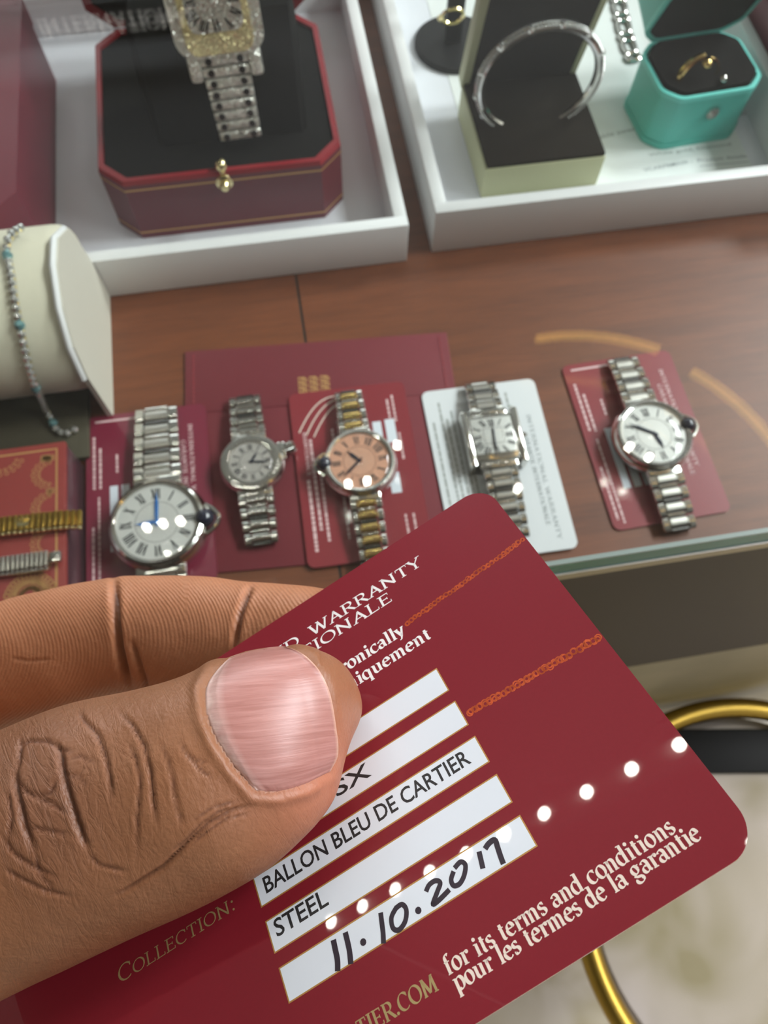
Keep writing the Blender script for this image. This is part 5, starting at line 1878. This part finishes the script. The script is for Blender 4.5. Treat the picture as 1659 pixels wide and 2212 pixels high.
link(nt, wp.outputs[0], wk.inputs[1])
link(nt, wm.outputs[0], wk.inputs[0])
link(nt, vh.outputs[0], wk.inputs[2])
link(nt, wk.outputs[0], hsum.inputs[2])
hh = node(nt, 'ShaderNodeMath', operation='MULTIPLY_ADD')
hh.inputs[1].default_value = 0.15
link(nt, rm_.outputs[0], hh.inputs[0])
link(nt, hsum.outputs[0], hh.inputs[2])
bp = node(nt, 'ShaderNodeBump', Strength=0.5, Distance=0.00024)
link(nt, hh.outputs[0], bp.inputs['Height'])
link(nt, bp.outputs['Normal'], b.inputs['Normal'])
body.materials.clear()
body.materials.append(m)
person = bpy.data.objects.new('person', body)
COL.objects.link(person)
person.location = Vector(origin) + Vector((0, 0, FLOOR * S))
person['label'] = 'bare brown hand of a person pinching the red card, thumbnail facing up'
person['category'] = 'person'

# thumbnail: a thin curved plate laid on the thumb
tree = BVHTree.FromPolygons([Vector(p) for p in co2], [tuple(p.vertices) for p in body.polygons])


def lin(pts, u):
    x = u * (len(pts) - 1)
    j = min(int(x), len(pts) - 2)
    f = x - j
    p0, p1, p2, p3 = (np.array(pts[min(max(j + q, 0), len(pts) - 1)], float) for q in (-1, 0, 1, 2))
    return 0.5 * (2 * p1 + (p2 - p0) * f + (2 * p0 - 5 * p1 + 4 * p2 - p3) * f * f + (3 * p1 - p0 - 3 * p2 + p3) * f ** 3)


NU, NV = 72, 72
grid = []
camv = Vector(CAM * S)
for i in range(NV + 1):
    for j in range(NU + 1):
        v, u = i / NV, j / NU
        L_, R_p = lin(N_L, v), lin(N_R, v)
        P = L_ * (1 - u) + R_p * u
        # bow the upper and lower borders
        T_, B_ = lin(N_T, u), lin(N_B, u)
        lt = np.array(N_L[0]) * (1 - u) + np.array(N_R[0]) * u
        lb = np.array(N_L[-1]) * (1 - u) + np.array(N_R[-1]) * u
        P = P + (T_ - lt) * (1 - v) + (B_ - lb) * v
        # stay just inside the outline of the thumb
        P = P + (np.array([590, 1560]) - P) * 0.012
        d = Vector(ray(*P)).normalized()
        hit = None
        for tries in range(12):
            hit, nor, _, _ = tree.ray_cast(camv, Vector(ray(*P)).normalized())
            if hit is not None and (hit - camv).length < 0.098:
                break
            P = P + (np.array([590, 1560]) - P) * 0.02
        grid.append((np.array(hit), np.array(nor), u, v))
Gp = np.array([g[0] for g in grid]).reshape(NV + 1, NU + 1, 3)
Gn = np.array([g[1] for g in grid]).reshape(NV + 1, NU + 1, 3)
for _ in range(40):
    Gp[1:-1, 1:-1] = (Gp[:-2, 1:-1] + Gp[2:, 1:-1] + Gp[1:-1, :-2] + Gp[1:-1, 2:] + 2 * Gp[1:-1, 1:-1]) / 6
    Gn[1:-1, 1:-1] = (Gn[:-2, 1:-1] + Gn[2:, 1:-1] + Gn[1:-1, :-2] + Gn[1:-1, 2:] + 2 * Gn[1:-1, 1:-1]) / 6
for _ in range(30):
    for arr in (Gp, Gn):
        for sl in (arr[0], arr[-1], arr[:, 0], arr[:, -1]):
            sl[1:-1] = (sl[:-2] + 2 * sl[1:-1] + sl[2:]) / 4
Gn /= np.linalg.norm(Gn, axis=2, keepdims=True)
uu, vv = np.meshgrid(np.linspace(0, 1, NU + 1), np.linspace(0, 1, NV + 1))
edge_ = np.minimum(np.clip(uu * 8, 0, 1), np.clip(np.minimum(vv * 9, (1 - vv) * 7), 0, 1))
dome = 0.07 + 0.3 * edge_ ** 0.7 + 0.32 * np.clip((uu - 0.8) / 0.2, 0, 1) * np.clip(np.minimum(vv, 1 - vv) * 6, 0.3, 1)
Nt = Gp + Gn * (dome * S)[..., None]
Nb = Gp - Gn * (0.3 * S)
vs = [tuple(p - origin) for p in Nt.reshape(-1, 3)] + [tuple(p - origin) for p in Nb.reshape(-1, 3)]
fs = []
w1 = NU + 1
nt_ = (NU + 1) * (NV + 1)
for i in range(NV):
    for j in range(NU):
        a = i * w1 + j
        fs.append((a, a + 1, a + w1 + 1, a + w1))
        fs.append((nt_ + a, nt_ + a + w1, nt_ + a + w1 + 1, nt_ + a + 1))
bd_ = [j for j in range(NU)] + [i * w1 + NU for i in range(NV)] + [NV * w1 + j for j in range(NU, 0, -1)] + [i * w1 for i in range(NV, 0, -1)]
for q in range(len(bd_)):
    a, c = bd_[q], bd_[(q + 1) % len(bd_)]
    fs.append((a, nt_ + a, nt_ + c, c))
nm = bpy.data.meshes.new('thumbnail')
nm.from_pydata(vs, [], fs)
bm = bmesh.new()
bm.from_mesh(nm)
bmesh.ops.recalc_face_normals(bm, faces=bm.faces)
bm.to_mesh(nm)
bm.free()
nm.polygons.foreach_set('use_smooth', [True] * len(nm.polygons))
nm.set_sharp_from_angle(angle=math.radians(50))
uvals = np.concatenate([uu.ravel(), uu.ravel()])
vvals = np.concatenate([vv.ravel(), vv.ravel()])
for n_, vals in (('nu', uvals), ('nv', vvals)):
    at_ = nm.attributes.new(n_, 'FLOAT', 'POINT')
    at_.data.foreach_set('value', vals)
m, nt, b = new_mat('pink_nail')
cv = node(nt, 'ShaderNodeCombineXYZ')
s1 = node(nt, 'ShaderNodeMath', operation='MULTIPLY')
s1.inputs[1].default_value = 1.1
link(nt, attr('nu'), s1.inputs[0])
s2 = node(nt, 'ShaderNodeMath', operation='MULTIPLY')
s2.inputs[1].default_value = 26.0
link(nt, attr('nv'), s2.inputs[0])
link(nt, s1.outputs[0], cv.inputs[0])
link(nt, s2.outputs[0], cv.inputs[1])
nn_ = node(nt, 'ShaderNodeTexNoise', Scale=1.0, Detail=5.0, Roughness=0.65)
link(nt, cv.outputs[0], nn_.inputs['Vector'])
cr = node(nt, 'ShaderNodeValToRGB')
cr.color_ramp.elements[0].position = 0.3
cr.color_ramp.elements[0].color = (0.31, 0.12, 0.1, 1)
cr.color_ramp.elements[1].position = 0.72
cr.color_ramp.elements[1].color = (0.48, 0.235, 0.21, 1)
link(nt, nn_.outputs['Fac'], cr.inputs[0])
# whitish moon and dry skin along the cuticle, pale free edge
mr = node(nt, 'ShaderNodeMapRange')
mr.inputs['From Min'].default_value = 0.2
mr.inputs['From Max'].default_value = 0.0
link(nt, attr('nu'), mr.inputs['Value'])
mo = node(nt, 'ShaderNodeMath', operation='MULTIPLY')
link(nt, mr.outputs['Result'], mo.inputs[0])
n3 = node(nt, 'ShaderNodeTexNoise', Scale=700.0, Detail=4.0)
tc3 = node(nt, 'ShaderNodeTexCoord')
link(nt, tc3.outputs['Object'], n3.inputs['Vector'])
link(nt, n3.outputs['Fac'], mo.inputs[1])
cA = mixc(mo.outputs[0], cr.outputs[0], (0.8, 0.66, 0.6))
mr2 = node(nt, 'ShaderNodeMapRange')
mr2.inputs['From Min'].default_value = 0.965
mr2.inputs['From Max'].default_value = 1.0
mr2.inputs['To Max'].default_value = 0.6
link(nt, attr('nu'), mr2.inputs['Value'])
cB = mixc(mr2.outputs['Result'], cA, (0.7, 0.45, 0.33))
link(nt, cB, b.inputs['Base Color'])
b.inputs['Roughness'].default_value = 0.36
b.inputs['Subsurface Weight'].default_value = 0.1
b.inputs['Subsurface Radius'].default_value = (1.0, 0.4, 0.3)
b.inputs['Subsurface Scale'].default_value = 0.001
bp = node(nt, 'ShaderNodeBump', Strength=0.3, Distance=0.0002)
link(nt, nn_.outputs['Fac'], bp.inputs['Height'])
link(nt, bp.outputs['Normal'], b.inputs['Normal'])
nm.materials.append(m)
nail = bpy.data.objects.new('thumbnail', nm)
COL.objects.link(nail)
nail.parent = person
nail['label'] = 'pink ridged thumbnail'
